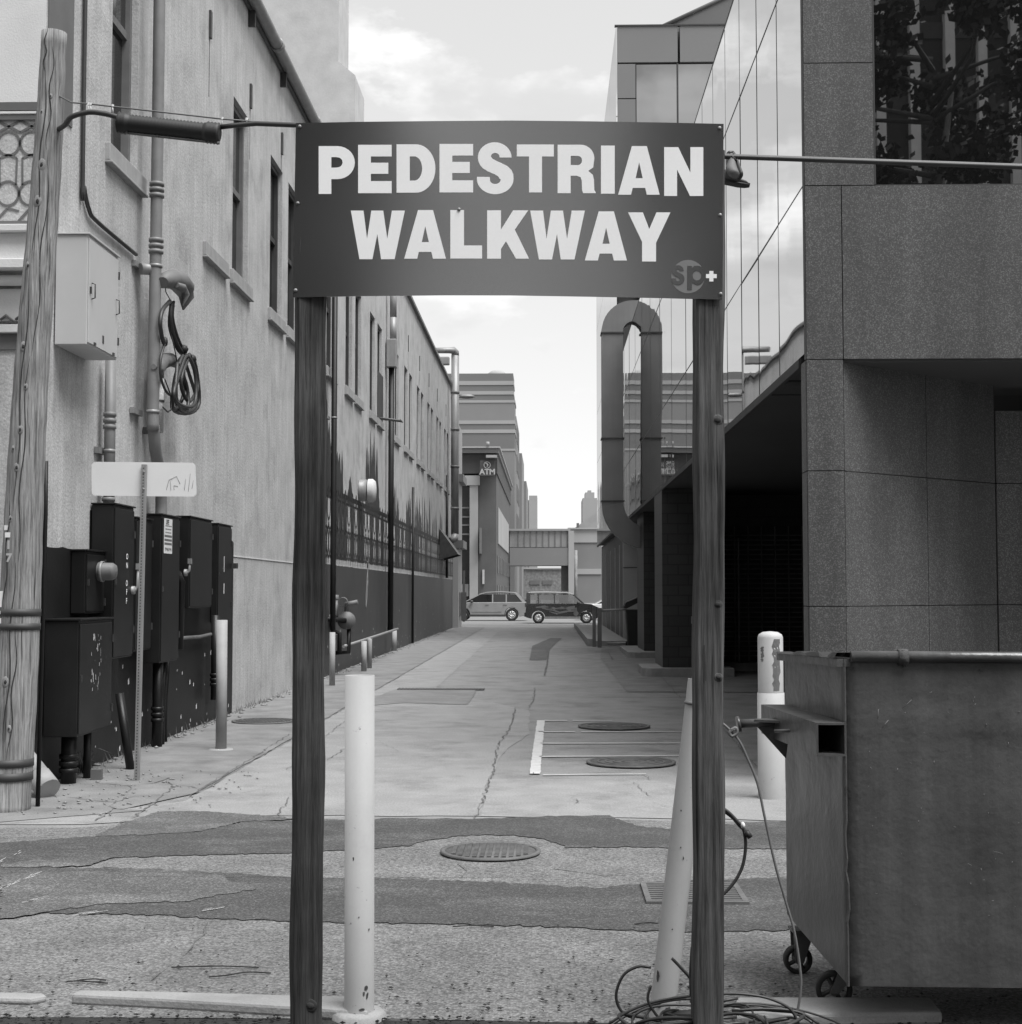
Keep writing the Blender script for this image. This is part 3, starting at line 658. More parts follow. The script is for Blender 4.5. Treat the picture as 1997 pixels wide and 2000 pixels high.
m = MB(); m.box(2.285, 2.57, YG + .031, YG + .26, 0, ZS - .01); m.box(2.285, 2.85, YG + .031, YG + .26, 5.2, 9.2); m.build('joint_backing', granite_edge, GB)
# recessed angled wall and its neighbour
def wallseg(a, b, z0, z1, th=.03, g=.004, mat=None):
    m = MB(); d = Vector((b[0] - a[0], b[1] - a[1], 0)); l = d.length; t = d.normalized(); n = Vector((t.y, -t.x, 0))
    A = Vector((a[0], a[1], 0)) + t * g; B = Vector((b[0], b[1], 0)) - t * g
    vs = [A, B, B - n * th, A - n * th]; m.add([(p.x, p.y, z0 + g) for p in vs] + [(p.x, p.y, z1 - g) for p in vs], [(0, 1, 2, 3), (4, 7, 6, 5), (0, 4, 5, 1), (1, 5, 6, 2), (2, 6, 7, 3), (3, 7, 4, 0)])
    return m
A0, A1 = (2.575, YG + .035), (4.33, 14.2); Am = (A0[0] * .48 + A1[0] * .52, A0[1] * .48 + A1[1] * .52)
for a, b in ((A0, Am), (Am, A1)):
    for z0, z1 in ((0, 1.52), (1.52, 2.69), (2.69, ZS)): wallseg(a, b, z0, z1).build('granite_panel', granite, GB)
wallseg((A0[0] + .03, A0[1] + .03), (A1[0], A1[1] + .04), 0, ZS, .1).build('joint_backing', granite_edge, GB)
for i in range(3):
    for z0, z1 in ((0, 1.52), (1.52, 2.69), (2.69, 3.40)): wallseg((4.34 + i * 1.6, 14.2), (4.34 + (i + 1) * 1.6, 14.2), z0, z1).build('granite_panel', granite, GB)
m = MB(); m.box(4.34, 9.2, 14.24, 14.5, 0, 3.4); m.build('joint_backing', granite_edge, GB)
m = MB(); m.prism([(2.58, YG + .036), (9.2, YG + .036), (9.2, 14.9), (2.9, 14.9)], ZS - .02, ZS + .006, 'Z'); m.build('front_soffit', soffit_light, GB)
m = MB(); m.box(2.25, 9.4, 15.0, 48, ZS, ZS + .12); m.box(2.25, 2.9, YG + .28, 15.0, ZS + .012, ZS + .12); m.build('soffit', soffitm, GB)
m = MB(); m.box(XG - .006, XG + .03, 12.95, 66, ZS - .03, ZS + .05); m.box(XG - .004, XG + .02, 12.655, 12.675, ZS, 8.9); m.build('edge_trim', granite_edge, GB)
# inner walls of the loading bay
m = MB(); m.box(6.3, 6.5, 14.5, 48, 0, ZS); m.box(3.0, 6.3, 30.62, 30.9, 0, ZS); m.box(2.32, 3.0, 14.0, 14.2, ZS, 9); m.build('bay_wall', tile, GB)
# grille
t = thing('roller_grille', 'dark metal security grille closing the loading bay beneath the glass building', 'grille', (4.8, 30.5, 0))
m = MB(); m.box(3.3, 6.28, 30.56, 30.60, .2, 3.0); m.build('backing', rubber, t)
m = MB()
for i in range(26): m.box(3.3, 6.28, 30.50, 30.53, .3 + i * .1, .325 + i * .1)
for i in range(11): m.box(3.32 + i * .28, 3.345 + i * .28, 30.48, 30.5, .2, 3.0)
m.build('slats', framegrey, t)
m = MB(); m.box(3.95, 3.98, 30.44, 30.47, .2, 2.75); m.build('pull_chain', galv, t)
m = MB(); m.box(3.26, 6.3, 30.2, 30.6, 0, .18); m.build('sill', kerbm, t)
# pillars, plinths
def pillar(x0, x1, y0, y1, z0, z1, label):
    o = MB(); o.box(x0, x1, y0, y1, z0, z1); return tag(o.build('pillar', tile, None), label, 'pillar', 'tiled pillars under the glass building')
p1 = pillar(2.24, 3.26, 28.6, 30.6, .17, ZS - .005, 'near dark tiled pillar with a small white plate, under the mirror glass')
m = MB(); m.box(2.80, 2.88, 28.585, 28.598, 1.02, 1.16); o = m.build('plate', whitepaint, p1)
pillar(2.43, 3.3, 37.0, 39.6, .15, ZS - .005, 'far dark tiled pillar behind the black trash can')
def plinth(x0, x1, y0, y1, z, label):
    r = .18; pts = [(x1, y0)] + [(x1, y1), (x0 + r, y1)] + [(x0 + r - r * math.sin(q), y1 - r + r * math.cos(q)) for q in [.3, .8, 1.3]] + [(x0 + r - r * math.cos(q), y0 + r - r * math.sin(q)) for q in [.1, .5, 1.0, 1.5]]
    m = MB(); m.prism(pts, 0, z, 'Z'); return tag(m.build('plinth', kerbm, None, bevel=.01), label, 'plinth', 'low concrete plinths under the pillars')
plinth(1.84, 3.6, 28.35, 30.15, .168, 'low concrete plinth under the near tiled pillar')
plinth(1.98, 3.5, 36.2, 40.6, .148, 'low concrete plinth under the far tiled pillar, by the trash can')
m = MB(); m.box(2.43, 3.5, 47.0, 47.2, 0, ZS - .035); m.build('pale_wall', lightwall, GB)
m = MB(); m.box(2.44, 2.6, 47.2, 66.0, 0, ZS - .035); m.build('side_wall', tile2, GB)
m = MB()
boxes('wall_strip', lightwall, GB, [(2.415, 2.44, y, y + .14, .1, 3.2) for y in (49.2, 52.4, 56.2, 60.5, 64.5)])
m = MB(); m.box(2.43, 3.5, 46.98, 46.999, 2.40, 2.42); m.build('wall_joint', granite_edge, GB)
# glazing
gp = 0
ys = [12.685]; 
while ys[-1] < 46: ys.append(ys[-1] + (1.35 if ys[-1] < 20 else 2.7))
ys[-1] = 46.6
zs = [3.71, 5.19, 7.38, 8.72]
for i in range(len(ys) - 1):
    for j in range(3):
        a, b, c, d = ys[i] + .006, ys[i + 1] - .006, zs[j] + .006, zs[j + 1] - .006; e = [rnd.uniform(-.002, .002) for _ in range(3)]
        m = MB(); X = XG; m.add([(X + e[0], a, c), (X + e[1], b, c), (X + e[2], b, d), (X + e[0] + e[2] - e[1], a, d), (X + .03, a, c), (X + .03, b, c), (X + .03, b, d), (X + .03, a, d)],
            [(0, 1, 2, 3), (7, 6, 5, 4), (0, 4, 5, 1), (1, 5, 6, 2), (2, 6, 7, 3), (3, 7, 4, 0)]); m.build('glass_panel', mirror, GB)
m = MB(); m.box(XG + .04, XG + .2, 12.97, 46.6, 3.72, 8.7); m.box(XG + .01, XG + .3, 12.95, 46.6, 8.72, 8.8); m.build('glass_backing', granite_edge, GB)
m = MB(); m.box(XG + .3, 12, 13.0, 46.6, 8.5, 8.6); m.build('roof', framegrey, GB)
for z in (5.19, 7.38): MB().box(XG - .004, XG + .02, 12.69, 46.58, z - .007, z + .007).build('glazing_joint', framegrey, GB)
for i, y in enumerate(ys[1:-1]): MB().box(XG - .0035, XG + .02, y - .004, y + .004, 3.72, 8.7).build('glazing_joint', framegrey, GB)
# tall rear section
for (a, b) in ((46.62, 51.4), (51.42, 56.2), (56.22, 61.0), (61.02, 65.9)):
    for (c, d) in ((3.71, 5.19), (5.2, 7.38), (7.4, 9.6), (9.62, 13.4), (13.42, 17.0), (17.02, 19.95)):
        m = MB(); m.box(XG, XG + .05, a, b, c, d); m.build('glass_panel', mirror, GB)
m = MB(); m.box(XG + .06, 12, 46.9, 65.9, 3.7, 19.9); m.build('core', granite_edge, GB)
yt = 46.6; tz = lambda v: H + (1155 - v) * yt / FPX; tx = lambda u: (u - 1070) * yt / FPX
m = MB()
for a, b in ((1207, 1331), (1331, 1500)): m.box(tx(a) + .06, tx(b) - .02, yt, yt + .2, tz(107) + .02, tz(33))
for a, b in ((178, 108), (300, 179), (420, 301), (540, 421)): m.box(tx(1207) + .06, tx(1246), yt, yt + .2, tz(a), tz(b) - .02)
m.build('concrete_cladding', tower_a, GB)
m = MB()
for a, b in ((1248, 1328), (1331, 1420)): m.box(tx(a), tx(b), yt + .08, yt + .1, 8.8, tz(109))
m.build('rear_window', mirror2, GB)
m = MB(); m.box(tx(1328), tx(1331), yt + .02, yt + .1, 8.8, tz(108)); m.box(tx(1205), tx(1560), yt - .03, yt + .1, tz(33), tz(30)); m.build('window_mullion', granite_edge, GB)
# standing seam roof
m = MB(); za = tz(33) + .05; a = [(tx(1290), 47.0, za), (tx(1540), 47.0, za + 1.9), (tx(1540), 54, za + 3.2), (tx(1330), 54, za + 1.2)]
m.add(a + [(p[0], p[1], za - .1) for p in a], [(0, 1, 2, 3), (0, 4, 5, 1), (1, 5, 6, 2), (3, 7, 4, 0), (2, 6, 7, 3)])
for k in range(1, 9):
    t_ = k / 9; P = Vector(a[0]).lerp(Vector(a[1]), t_); Q = Vector(a[3]).lerp(Vector(a[2]), t_); m.tube([P + Vector((0, 0, .03)), Q + Vector((0, 0, .03))], .03, 4)
m.tube([Vector(a[0]), Vector(a[1])], .07, 6)
m.build('seam_roof', tower_b, GB)
# dark window over the granite band, and upper granite to the right
t = MB(); t.box(2.87, 7.5, YG + .10, YG + .12, 5.2, 9.2); t.build('upper_window', darkwin, GB)
m = MB(); m.box(2.86, 7.5, YG + .02, YG + .30, 5.17, 5.2); m.box(2.86, 2.875, YG + .01, YG + .30, 5.2, 9.2); m.box(4.86, 4.90, YG + .06, YG + .098, 5.2, 9.2); m.build('window_frame', granite_edge, GB)
m = MB(); m.box(2.25, 12, YG, YG + .3, 9.2, 10.2); m.box(7.5, 12, YG, YG + .3, 5.19, 9.2); m.box(9.2, 12, YG + .05, 48, 0, ZS); m.build('upper_wall', granite, GB)
# duct
t = thing('air_duct', 'tall grey metal air duct running up the mirror glass wall and bending over the roof', 'duct', (1.9, 38.5, 3))
def ductpath():
    pts = []; x0, x1 = 1.45, 2.0
    prof = [];  # centre line in x,z with local normal
    cx, cz = 2.62, 3.95
    for i in range(9): q = R(270 - 90 * i / 8); prof.append((2.62 + .90 * math.cos(q), 3.95 + .90 * math.sin(q) , q))
    for z in (4.5, 6, 7.5): prof.append((1.72, z, math.pi))
    for i in range(11): q = R(180 - 90 * i / 10); prof.append((2.26 + .54 * math.cos(q), 8.5 + .54 * math.sin(q), q))
    return prof
prof = ductpath(); hw = .28
vs = []; fs = []
for (x, z, q) in prof:
    n_ = (math.cos(q), math.sin(q))
    for s_, y in ((1, 38.25), (1, 38.75), (-1, 38.75), (-1, 38.25)): vs.append((x + n_[0] * hw * s_, y, z + n_[1] * hw * s_))
for i in range(len(prof) - 1):
    for k in range(4): fs.append((i * 4 + k, i * 4 + (k + 1) % 4, (i + 1) * 4 + (k + 1) % 4, (i + 1) * 4 + k))
fs += [(0, 1, 2, 3), tuple(len(vs) - 4 + k for k in (3, 2, 1, 0))]
m = MB(); m.add(vs, fs); m.box(2.26, 3.2, 38.25, 38.75, 8.81, 9.32); m.build('duct_run', ductm, t)
for z in (4.0, 5.65, 8.45): m = MB(); m.box(1.415, 2.025, 38.22, 38.78, z, z + .03); m.build('flange', darkmetal, t)
# ================================================================== BACKGROUND
def bx(u0, u1, v0, v1, Y, dy, m=None):
    """box whose front face spans those directions at depth Y"""
    m = m or MB(); s = Y / FPX; m.box((u0 - 1070) * s, (u1 - 1070) * s, Y, Y + dy, H + (1155 - v1) * s, H + (1155 - v0) * s); return m
YB = 106.0; sB = YB / FPX
bX = lambda u: (u - 1070) * sB; bZ = lambda v: H + (1155 - v) * sB
BK = thing('brick_building', 'dark brick corner building with a bank machine sign across the street', 'building', (-9, 125, 0))
m = MB(); m.box(bX(935), bX(970), YB, 145, 0, bZ(900)); m.box(-30, bX(935) - .01, YB + .5, 140, 0, bZ(900)); m.build('wall', brick, BK)
m = MB(); m.box(-30, bX(972), YB - .1, 145, bZ(925) + .01, bZ(886)); m.build('upper_wall', brick_d, BK)
m = MB(); m.box(-30, bX(975), YB - .5, 145.3, bZ(885), bZ(876)); m.build('cornice', tower_a, BK)
m = MB(); m.box(-30, bX(978), YB - .7, 145.6, bZ(876) + .01, bZ(873)); m.build('coping', pale, BK)
m = MB(); m.box(-30, bX(938), YB - .3, YB + .49, bZ(948), bZ(929)); m.box(bX(918), bX(935) - .02, YB - .2, YB + .49, 0, bZ(948) - .01); m.build('stone_frame', stone_l, BK)
m = MB(); m.box(bX(880), bX(917), YB + .2, YB + .3, 0, bZ(950)); m.build('front_glazing', glassdark, BK)
m = MB()
for v in (990, 1008, 1024, 1042): m.box(bX(880), bX(917), YB + .1, YB + .19, bZ(v + 3), bZ(v))
m.box(bX(880), bX(916), YB - .1, YB + .19, bZ(1165), bZ(1141)); m.build('spandrel', framegrey, BK)
Xs = bX(970) + .02
m = MB(); m.add([(Xs + .03, 110, bZ(1015)), (Xs + .03, 140, 8.0), (Xs + .03, 140, 5.6), (Xs + .03, 110, 5.5)], [(0, 1, 2, 3)]); 
m = MB()
boxes('side_glazing', pale, BK, [(Xs, Xs + .06, 109 + i * 3.6, 112.2 + i * 3.6, 5.2, 7.9) for i in range(8)])
m = MB()
boxes('side_window', framegrey, BK, [(Xs, Xs + .05, 108 + i * 3.8, 109.4 + i * 3.8, 3.0, 4.3) for i in range(9)] + [(Xs, Xs + .05, 108 + i * 4.2, 109.6 + i * 4.2, .8, 2.1) for i in range(7)])
m = MB(); m.box(bX(943), bX(947), YB - .2, YB - .01, bZ(1141), bZ(1113)); m.build('lit_panel', whitepaint, BK)
tagm = MB(); tagm.box(bX(938), bX(942), YB - .9, YB - .05, bZ(1082), bZ(1032)); o = tagm.build('blade_sign', trim_dark, None); tag(o, 'narrow dark vertical blade sign on the brick corner', 'sign')
# ATM sign
sg = thing('bank_sign', 'square lit sign reading ATM with a round emblem on the brick corner', 'sign', (bX(954), YB - .6, bZ(930)))
m = MB(); m.box(bX(939), bX(968), YB - .9, YB - .52, bZ(931), bZ(901)); m.build('cabinet', brick_d, sg)
vs, fs = textgeo('ATM', .55, .02); m = MB(); f_ = facing_cam((bX(953.5), YB - .91, bZ(923.5))); m.add([f_(p) for p in vs], fs); m.build('lettering', whitepaint, sg)
m = MB(); m.lathe((bX(953), YB - .91, bZ(910)), [(.26, 0), (.26, -.01), (.20, -.01), (.20, 0)], 24, 'Y'); m.tube([(bX(950), YB - .93, bZ(906)), (bX(954), YB - .93, bZ(909)), (bX(953), YB - .93, bZ(914))], .06, 6); m.build('emblem', whitepaint, sg)
m = MB(); m.box(bX(951), bX(972), YB - 1.2, YB - .6, bZ(896), bZ(891)); m.tube([(bX(954), YB - .7, bZ(872)), (bX(954), YB - .7, bZ(864))], .12, 6); o = m.build('flood_light', stone_l, None); tag(o, 'white floodlight fixture above the ATM sign', 'lamp')
# tower
TW = thing('striped_tower', 'tall banded masonry tower behind the brick building', 'building', (-14, 170, 0))
YT = 150.0; sT = YT / FPX; tX = lambda u: (u - 1070) * sT; tZ = lambda v: H + (1155 - v) * sT
bands = [(727, 742, tower_b), (742, 750, tower_c), (750, 762, tower_b), (762, 769, tower_c), (769, 780, tower_b), (780, 785, tower_c), (785, 820, tower_a), (820, 827, tower_c), (827, 838, tower_b), (838, 845, tower_c), (845, 876, tower_b), (876, 880, tower_c), (880, 1165, tower_a)]
for i, (v0, v1, mt) in enumerate(bands):
    m = MB(); pr = .06 if mt is tower_c else 0; m.box(-34, tX(1003 if v0 < 774 else 1006) + pr, YT - pr, YT + 5, tZ(v1) + .003, tZ(v0)); m.build('band', mt, TW)
m = MB(); m.box(-34, tX(1007), YT + 5.01, 172, 0, tZ(800)); m.box(-34, tX(1007) + .3, 172.01, 188, 0, tZ(845)); m.box(-34, tX(1007) + .6, 188.01, 205, 0, tZ(885)); m.build('rear_wing', tower_a, TW)
m = MB()
boxes('window', trim_dark, TW, [(tX(1007) - .02, tX(1007) + .06, 157 + i * 2.6, 158.3 + i * 2.6, 5 + j * 3.2, 6.8 + j * 3.2) for i in range(5) for j in range(5)])
m = MB(); m.lathe((tX(970), YT + 2, tZ(727)), [(1.0, 0), (.95, .3), (.6, .55), (.001, .62)], 12); m.build('roof_dome', pale, TW)
# skybridge
t = thing('skybridge', 'enclosed glazed walkway bridging the far street', 'bridge', (-.9, 140, 2))
Yk = 140.0; m = bx(996, 1113, 1037, 1069, Yk, 4); m.build('glazing', bridgeglass, t)
m = bx(996, 1112, 1070, 1105, Yk - .1, 4.4); m.build('deck', tower_a, t)
m = bx(994, 1115, 1033, 1037, Yk - .2, 4.4); m.build('roof', tower_c, t)
m = MB()
for i in range(9): bx(1012 + i * 12, 1014 + i * 12, 1038, 1069, Yk - .06, .05, m)
m.build('mullion', tower_b, t)
m = bx(1097, 1112, 1106, 1180, Yk + 1, 2); m.build('column', trim_dark, t)
m = bx(1111, 1122, 1037, 1180, Yk - .2, 4); m.build('end_wall', pale, t)
def bld(name, parts, label, **k):
    t = thing(name, label, 'building', (parts[0][1] and (parts[0][1] - 1070) * parts[0][5] / FPX, parts[0][5], 0))
    for (n_, u0, u1, v0, v1, Y, dy, mt) in parts: bx(u0, u1, v0, v1, Y, dy).build(n_, mt, t)
    return t
t = bld('rubble_stone_house', [('wall', 1020, 1105, 1112, 1172, 185, 6, rubble), ('parapet', 1018, 1107, 1109, 1112, 184.8, 6, pale)], 'low rough stone building seen under the skybridge')
m = MB(); 
for q_ in ((1035, 1055, 1134, 1142), (1060, 1079, 1134, 1142)) + tuple((u, u + 9, 1156, 1160) for u in (1036, 1050, 1064, 1078, 1092)): bx(*q_, 184.9, .08).build('window', trim_dark, t)
t = bld('banded_block', [('wall', 1112, 1175, 1034, 1060, 146, 12, pale), ('wall_band', 1112, 1175, 1060.2, 1111, 146.1, 12, midblk), ('pale_band', 1112, 1175, 1111.2, 1122, 146.0, 12, pale), ('lower_wall', 1112, 1175, 1122.2, 1178, 146.1, 12, midblk), ('coping', 1110, 1176, 1031, 1034, 145.8, 12.4, pale)], 'plain pale and grey banded block to the right of the skybridge')
t = bld('pale_tower_block', [('wall', 1016, 1036, 977, 1178, 300, 10, pale), ('pier', 1034, 1050, 968, 1178, 298, 9, tower_c)], 'distant pale block rising left above the skybridge')
t = bld('distant_grey_block', [('wall', 1139, 1190, 973, 1178, 260, 12, tower_c), ('roof_box', 1144, 1162, 962, 973, 262, 6, tower_c), ('roof_box', 1149, 1156, 958, 962, 263, 3, tower_c)], 'distant grey block with rooftop boxes by the mirror glass edge')
t = thing('gabled_building', 'distant building with a long sloping gable roof right of the skybridge', 'building', (8, 210, 0))
sg_ = 210 / FPX; m = MB(); m.prism([((u - 1070) * sg_, H + (1155 - v) * sg_) for u, v in ((1120, 1034), (1166, 1001), (1200, 977), (1240, 977), (1240, 1175), (1120, 1175))], 210, 225); m.build('wall', stone_l, t)
m = MB(); bx(1127, 1132, 1022, 1030, 209, 1, m); m.build('vent', trim_dark, t)
# far ground cover: low wall of pale blocks closing the street
t = bld('far_row', [('wall', 1000, 1130, 1150, 1168, 330, 5, tower_c)], 'low distant pale row closing the end of the street')
m = MB(); sY = 118 / FPX; m.tube([((1125 - 1070) * sY, 118, 0), ((1123 - 1070) * sY + .1, 118, H + (1155 - 1075) * sY)], .13, 8); o = m.build('wooden_pole', polewood, None); tag(o, 'thin distant utility pole in front of the banded block', 'pole')
# buildings behind the camera, seen in the reflections
OF = thing('office_tower', 'office tower with pale vertical fins behind the viewer, mirrored in the dark window', 'building', (18, -46, 0))
m = MB(); m.box(4.2, 44, -56, -44, 0, 34); m.build('wall', rubber, OF)
for i in range(24): m = MB(); m.box(4.6 + i * 1.6, 5.05 + i * 1.6, -44, -43.5, 3, 33.9); m.build('fin', facade_m, OF)
m = MB()
for j in range(9): m.box(4.2, 44, -43.98, -43.9, 3 + j * 3.6, 3.8 + j * 3.6)
m.build('floor_band', framedark, OF)
t = thing('reflection_block', 'tall dark brick block added behind the viewer to darken the sign reflection', 'building', (-24, -30, 0))  # added unseen block, its height and edge shape the sign's reflection
m = MB(); m.box(-40, -4.9, -36, -26, 0, 24); m.build('wall', brick_d, t)
m = MB(); m.box(-40.2, -4.5, -36.2, -25.8, 24, 24.4); m.build('coping', tower_a, t)
# ================================================================== MAIN SIGN
YS = 5.17
SG = thing('walkway_sign', 'large dark glossy sign reading PEDESTRIAN WALKWAY on two wooden posts', 'sign', (PY(995, 585, YS).x, YS, PY(995, 585, YS).z))
def spx(u, v, y=YS): return PY(u, v, y)
# sheet, slightly bowed top edge
top = [(578, 240), (700, 237.5), (850, 236), (1000, 235), (1150, 236.5), (1300, 239), (1414, 241.5)]; bot = [(572, 581), (700, 578), (850, 576.5), (1000, 576.5), (1150, 579), (1300, 582), (1411, 585)]
vs = []; fs = []; nr = 6
for k in range(nr + 1):
    for (a, b) in zip(top, bot): vs.append(spx(a[0] + (b[0] - a[0]) * k / nr, a[1] + (b[1] - a[1]) * k / nr))
n = len(top)
for k in range(nr):
    for i in range(n - 1): fs.append((k * n + i, k * n + i + 1, (k + 1) * n + i + 1, (k + 1) * n + i))
back = [p + Vector((0, .004, 0)) for p in vs]; m = MB(); m.add(vs, fs); m.add(back, [tuple(reversed(f)) for f in fs])
rim = [i for i in range(n)] + [k * n + n - 1 for k in range(1, nr + 1)] + [nr * n + i for i in range(n - 2, -1, -1)] + [k * n for k in range(nr - 1, 0, -1)]
m.add([vs[i] for i in rim] + [back[i] for i in rim], [(i, (i + 1) % len(rim), len(rim) + (i + 1) % len(rim), len(rim) + i) for i in range(len(rim))])
m.build('panel', signm, SG)
def arc(cx, cy, rx, ry, a0, a1, n=14): return [(cx + rx * math.cos(R(a0 + (a1 - a0) * i / n)), cy + ry * math.sin(R(a0 + (a1 - a0) * i / n))) for i in range(n + 1)]
def ribbon(cl, ws):
    Lp = []; Rp = []
    for i, p in enumerate(cl):
        a = cl[max(0, i - 1)]; b = cl[min(len(cl) - 1, i + 1)]; dx, dy = b[0] - a[0], b[1] - a[1]; l = math.hypot(dx, dy); wd = ws(i / (len(cl) - 1)) / 2
        Lp.append((p[0] - dy / l * wd, p[1] + dx / l * wd)); Rp.append((p[0] + dy / l * wd, p[1] - dx / l * wd))
    return Lp + Rp[::-1]
def Sgl():
    # outline traced by hand in a box 72 wide, 100 high
    o = [(70, 71)] + arc(36, 71, 34, 30, 0, 180, 16) + [(3, 64), (6, 57), (12, 50), (22, 44), (36, 38), (43, 34), (46, 29)] + arc(37, 27.5, 11, 8.5, 10, -160, 8) + [(26, 33), (0, 33)] + arc(37, 29, 37, 30, 186, 360, 18)
    o += [(73.5, 38), (70, 46), (62, 54), (50, 60), (38, 65), (31, 69), (28.5, 73)] + arc(37, 73.5, 8.5, 6.5, 170, 0, 8) + [(46, 71)]
    return [[(x / 74, y / 100) for x, y in o]]
W = lambda pts: [(x / 100, y / 100) for x, y in pts]
GL = {
 'E': [W([(0, 0), (100, 0), (100, 25), (38, 25), (38, 40), (90, 40), (90, 63), (38, 63), (38, 76), (100, 76), (100, 100), (0, 100)])],
 'T': [W([(33, 0), (68, 0), (68, 75), (100, 75), (100, 100), (0, 100), (0, 75), (33, 75)])],
 'I': [W([(0, 0), (100, 0), (100, 100), (0, 100)])],
 'L': [W([(0, 0), (100, 0), (100, 27), (43, 27), (43, 100), (0, 100)])],
 'N': [W([(0, 0), (33, 0), (33, 54), (66, 0), (100, 0), (100, 100), (67, 100), (67, 48), (36, 100), (0, 100)])],
 'A': [W([(0, 0), (31, 0), (35, 14), (65, 14), (69, 0), (100, 0), (69, 100), (33, 100)]), W([(42, 34), (59, 34), (50.5, 67)])],
 'W': [W([(16, 0), (40, 0), (49, 52), (56, 0), (81, 0), (100, 100), (76, 100), (67.5, 42), (60, 100), (38, 100), (30, 42), (23.5, 100), (0, 100)])],
 'K': [W([(0, 0), (33, 0), (33, 20), (45, 36), (69, 0), (100, 0), (66, 60), (98, 100), (62, 100), (33, 60), (33, 100), (0, 100)])],
 'Y': [W([(33, 0), (66, 0), (66, 38), (100, 100), (67, 100), (50, 66), (35, 100), (0, 100), (33, 40)])],
 'P': [W([(0, 0), (35, 0), (35, 31), (52, 31)]) + W(arc(52, 65.5, 48, 34.5, -90, 90)) + W([(0, 100)]), W([(35, 55), (48, 55)]) + W(arc(52, 66, 14, 10.5, -70, 70, 8)) + W([(48, 77), (35, 77)])],
 'D': [W([(0, 0), (46, 0)]) + W(arc(50, 50, 50, 50, -84, 84, 20)) + W([(46, 100), (0, 100)]), W([(34, 25), (46, 25)]) + W(arc(46, 50, 20, 25, -80, 80, 10)) + W([(46, 75), (34, 75)])],
 'R': [W([(0, 0), (34, 0), (34, 36), (50, 36), (60, 33), (63, 26), (64, 6), (67, 0), (100, 0), (99, 3), (96, 6), (95, 28), (92, 38), (80, 46), (93, 53)]) + W(arc(60, 72, 36, 28, -15, 90, 12)) + W([(0, 100)]), W([(34, 58), (52, 58)]) + W(arc(53, 67.5, 11, 9.5, -85, 85, 8)) + W([(52, 77), (34, 77)])],
 'S': Sgl()}
def letter(ch, u0, u1, vt, vb, mat=letterm, tilt=0):
    a, fcs = curve2d(GL[ch]); m = MB()
    m.add([spx(u0 + (u1 - u0) * p.x, vb + (vt - vb) * p.y, YS - .0015) for p in a], fcs); o = m.build('letter', mat, SG); return o
for ch, a, b, t_, bt in (('P', 622.7, 693.4, 285, 378.5), ('E', 699.8, 765.3, 282.5, 377), ('D', 774.9, 850.8, 281.5, 376), ('E', 858.8, 924.5, 280.8, 375.5), ('S', 931.8, 1003.5, 278.5, 378), ('T', 1009.9, 1082.2, 281.8, 375.5), ('R', 1089.7, 1164.3, 282.3, 377), ('I', 1174.3, 1201.2, 284, 378), ('A', 1207.9, 1289.1, 285, 380), ('N', 1297.8, 1374.3, 287, 382.5),
                        ('W', 685.5, 791.1, 411, 506), ('A', 789.9, 871.4, 410, 505), ('L', 880, 942, 410, 504.7), ('K', 951.9, 1033.7, 410.5, 505), ('W', 1036, 1142.8, 411, 506.5), ('A', 1142.8, 1225, 412.5, 508.5), ('Y', 1227.3, 1310, 414.5, 510.5)):
    letter(ch, a, b, t_, bt)
# emblem: disc, s p in the sheet's colour, plus
def flat(shapes, y): 
    a, f_ = curve2d(shapes); m = MB(); m.add([spx(p.x, -p.y, y) for p in a], f_); return m
flat([[(1344.4 + 32.6 * math.cos(q), -540 - 32.6 * math.sin(q)) for q in [2 * math.pi * i / 40 for i in range(40)]]], YS - .0012).build('emblem_disc', logom, SG)
m = flat([[(1343, -519), (1352, -519), (1352, -523), (1357, -519)] + [(1363 + 15 * math.cos(R(a)), -537.5 + 19 * math.sin(R(a))) for a in range(100, -110, -14)] + [(1352, -552), (1352, -566), (1343, -566)],
          [(1362 + 8.5 * math.cos(R(a)), -538 + 9.5 * math.sin(R(a))) for a in range(0, 360, 18)]], YS - .0022); m.build('emblem_letter', signm, SG)
S_ = [(1312 + x * 25.5, -556 + y * 38) for x, y in GL['S'][0]]
flat([S_], YS - .0022).build('emblem_letter', signm, SG)
flat([[(1386, -529), (1394, -529), (1394, -535), (1400.5, -535), (1400.5, -543), (1394, -543), (1394, -549.5), (1386, -549.5), (1386, -543), (1379.5, -543), (1379.5, -535), (1386, -535)]], YS - .0015).build('emblem_plus', letterm, SG)
for (u, v) in ((586, 247), (578, 567), (582, 397), (1406, 250), (1407, 420), (1408, 574), (897, 409)):
    c = spx(u, v); m = MB(); m.lathe((c.x, YS - .001, c.z), [(.0065, 0), (.0065, -.003), (.004, -.005), (.0005, -.006)], 12, 'Y'); m.build('bolt', galv, SG)
